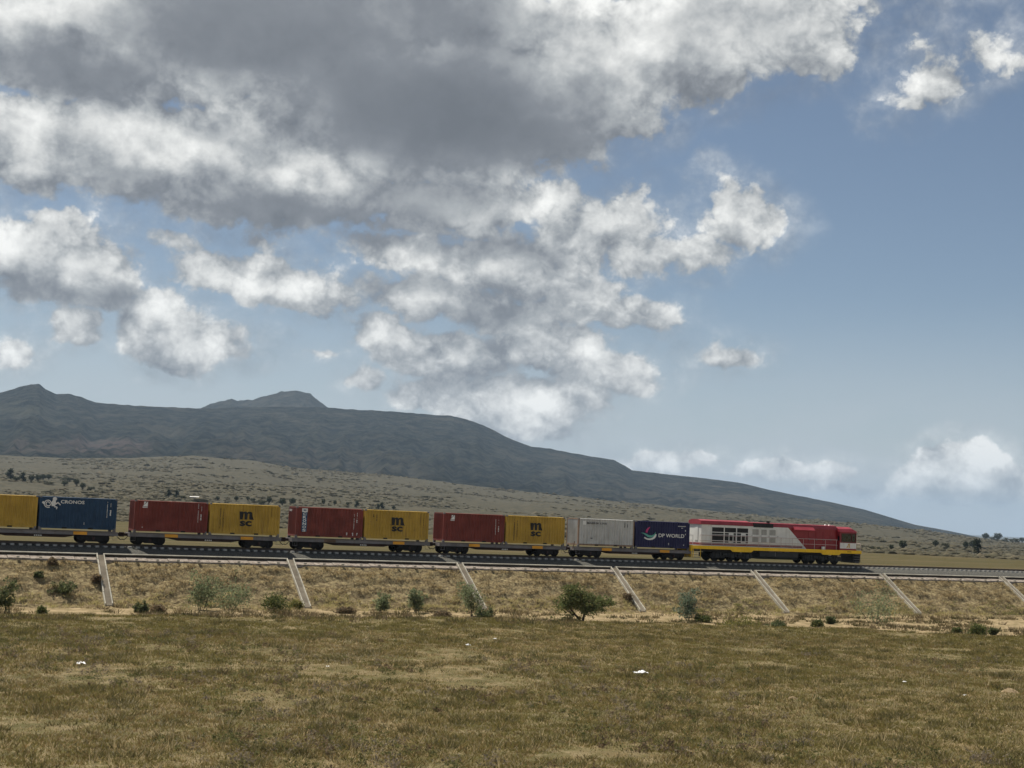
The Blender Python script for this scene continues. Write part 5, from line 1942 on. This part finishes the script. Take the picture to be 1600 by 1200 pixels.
    root = empty('shed', (P[0], P[1], P[2]), -0.4)
    tag(root, 'tiny pale-roofed shed among the far trees above the first red container', 'shed')
    w = 13 * s
    MB().box(-w / 2, w / 2, -w * .2, w * .2, -.3, 1.9 * s).build('wall', M_CHFLOOR, root)
    MB().prism([(-w * .26, 1.9 * s + .01), (w * .26, 1.9 * s + .01), (0, 3.2 * s)], -w * .55, w * .55, 'x').build('roof', M_SHED, root)


def litter(px, py, w_px, label, seed, mat=M_PLASTIC):
    rg = np.random.default_rng(seed)
    P = at_z(px, py, -2.9)
    for _ in range(6):
        zz = float(ground_z(P[0], P[1]))
        P = at_z(px, py, zz + .12)
    s = float(np.dot(P - np.array([0, 0, CAM_Z]), FWD)) / FPX
    w = w_px * s
    n = 9
    u, vv = np.meshgrid(np.linspace(-.5, .5, n), np.linspace(-.5, .5, n), indexing='ij')
    z = .10 + np.abs(fbm(u * 3 + seed, vv * 3, seed, 3) - .5) * w * .75 + rg.uniform(0, .02, u.shape)
    ang = rg.uniform(0, 6.28)
    X = u * w * 1.0 + rg.normal(0, .03 * w, u.shape)
    Y = vv * w * .6 + rg.normal(0, .03 * w, u.shape)
    v = np.stack([X, Y, z], -1).reshape(-1, 3)
    idx = np.arange(n * n).reshape(n, n)
    f = np.stack([idx[:-1, :-1], idx[1:, :-1], idx[1:, 1:], idx[:-1, 1:]], -1).reshape(-1, 4)
    o = place('plastic_bag', mesh_np('plastic_bag', v, f, mat), None, (P[0], P[1], zz))
    tag(o, label, 'litter', 'plastic litter in the grass')


def build_litter():
    litter(127, 1037, 13, 'crumpled white plastic bag in the grass near the left edge', 3)
    litter(1000, 1051, 22, 'torn white plastic bag lying in the grass, largest piece of litter', 4)
    litter(773, 998, 5, 'tiny white scrap in the grass near the far edge of the pasture', 5)
    litter(732, 1008, 8, 'small pale scrap just left of and nearer than the tiny one', 6)
    litter(512, 1041, 5, 'tiny white scrap on the pale dry patch in the pasture', 7)
    litter(1413, 1065, 6, 'small white scrap in the grass at the right', 8)
    litter(1507, 1086, 5, 'tiny white scrap in the grass, rightmost piece of litter', 9)


def mound(px, py, w_px, h_px, label, seed):
    """bare heap of dug soil"""
    P = at_z(px, py, -2.8)
    for _ in range(8):
        zz = float(ground_z(P[0], P[1]))
        P = at_z(px, py, zz)
    s = float(np.dot(P - np.array([0, 0, CAM_Z]), FWD)) / FPX
    R0, h = w_px * s / 2, h_px * s
    v = [(0, 0, h)]
    n = 20
    rings = 5
    for k in range(1, rings + 1):
        t = k / rings
        for i in range(n):
            a = 2 * math.pi * i / n
            q = 0.75 + 0.5 * float(fbm(math.cos(a) * 1.5 + 9, math.sin(a) * 1.5 + seed, seed, 3))
            v.append((math.cos(a) * R0 * t * q, math.sin(a) * R0 * t * q * .8, h * (1 - t ** 1.5) * (0.75 + 0.5 * float(fbm(i * .7, k * .9, seed + 5, 2))) - 0.05 * t))
    f = [(0, 1 + i, 1 + (i + 1) % n) for i in range(n)]
    for k in range(rings - 1):
        for i in range(n):
            a, b = 1 + k * n + i, 1 + k * n + (i + 1) % n
            f += [(a, a + n, b + n), (a, b + n, b)]
    o = place('soil_mound', mesh_np('soil_mound', np.array(v), np.array(f), M_MOUND, None, True), None, (P[0], P[1], zz))
    tag(o, label, 'mound', 'heaps of dug soil in the pasture')


M_MOUND = soil('dug_soil', [(0.22, 0.165, 0.098), (0.17, 0.122, 0.07), (0.27, 0.205, 0.125)], 3.0, 0.95, 0.6, 9.0, 0.05)


def build_haze():
    """the dusty air of the rift valley: one even volume round camera and scene, clouds and sky outside"""
    x0, x1, y0, y1, z0, z1 = -25000, 25000, -25000, 25000, -90, 690
    o = MB().box(x0, x1, y0, y1, z0, z1)
    m = bpy.data.materials.new('haze_air')
    m.use_nodes = True
    t = m.node_tree
    t.nodes.clear()
    out = t.nodes.new('ShaderNodeOutputMaterial')
    pv = t.nodes.new('ShaderNodeVolumePrincipled')
    pv.inputs['Color'].default_value = (0.58, 0.77, 1.0, 1)
    pv.inputs['Density'].default_value = HAZE_DENSITY
    pv.inputs['Anisotropy'].default_value = 0.0
    t.links.new(pv.outputs[0], out.inputs['Volume'])
    h = o.build('haze', m)
    tag(h, kind='stuff')
    h['label'] = 'thin blue haze between the camera and the mountain'


HAZE_DENSITY = 4.4e-5
build_pasture()
build_bank_grass()
build_scrub()
build_plants()
build_herbs()
build_litter()
mound(1578, 1081, 38, 6, 'pale heap of bare soil in the grass at the right edge', 3)
mound(1238, 1092, 28, 4, 'small pale burrow heap in the grass, right of centre', 5)
build_haze()
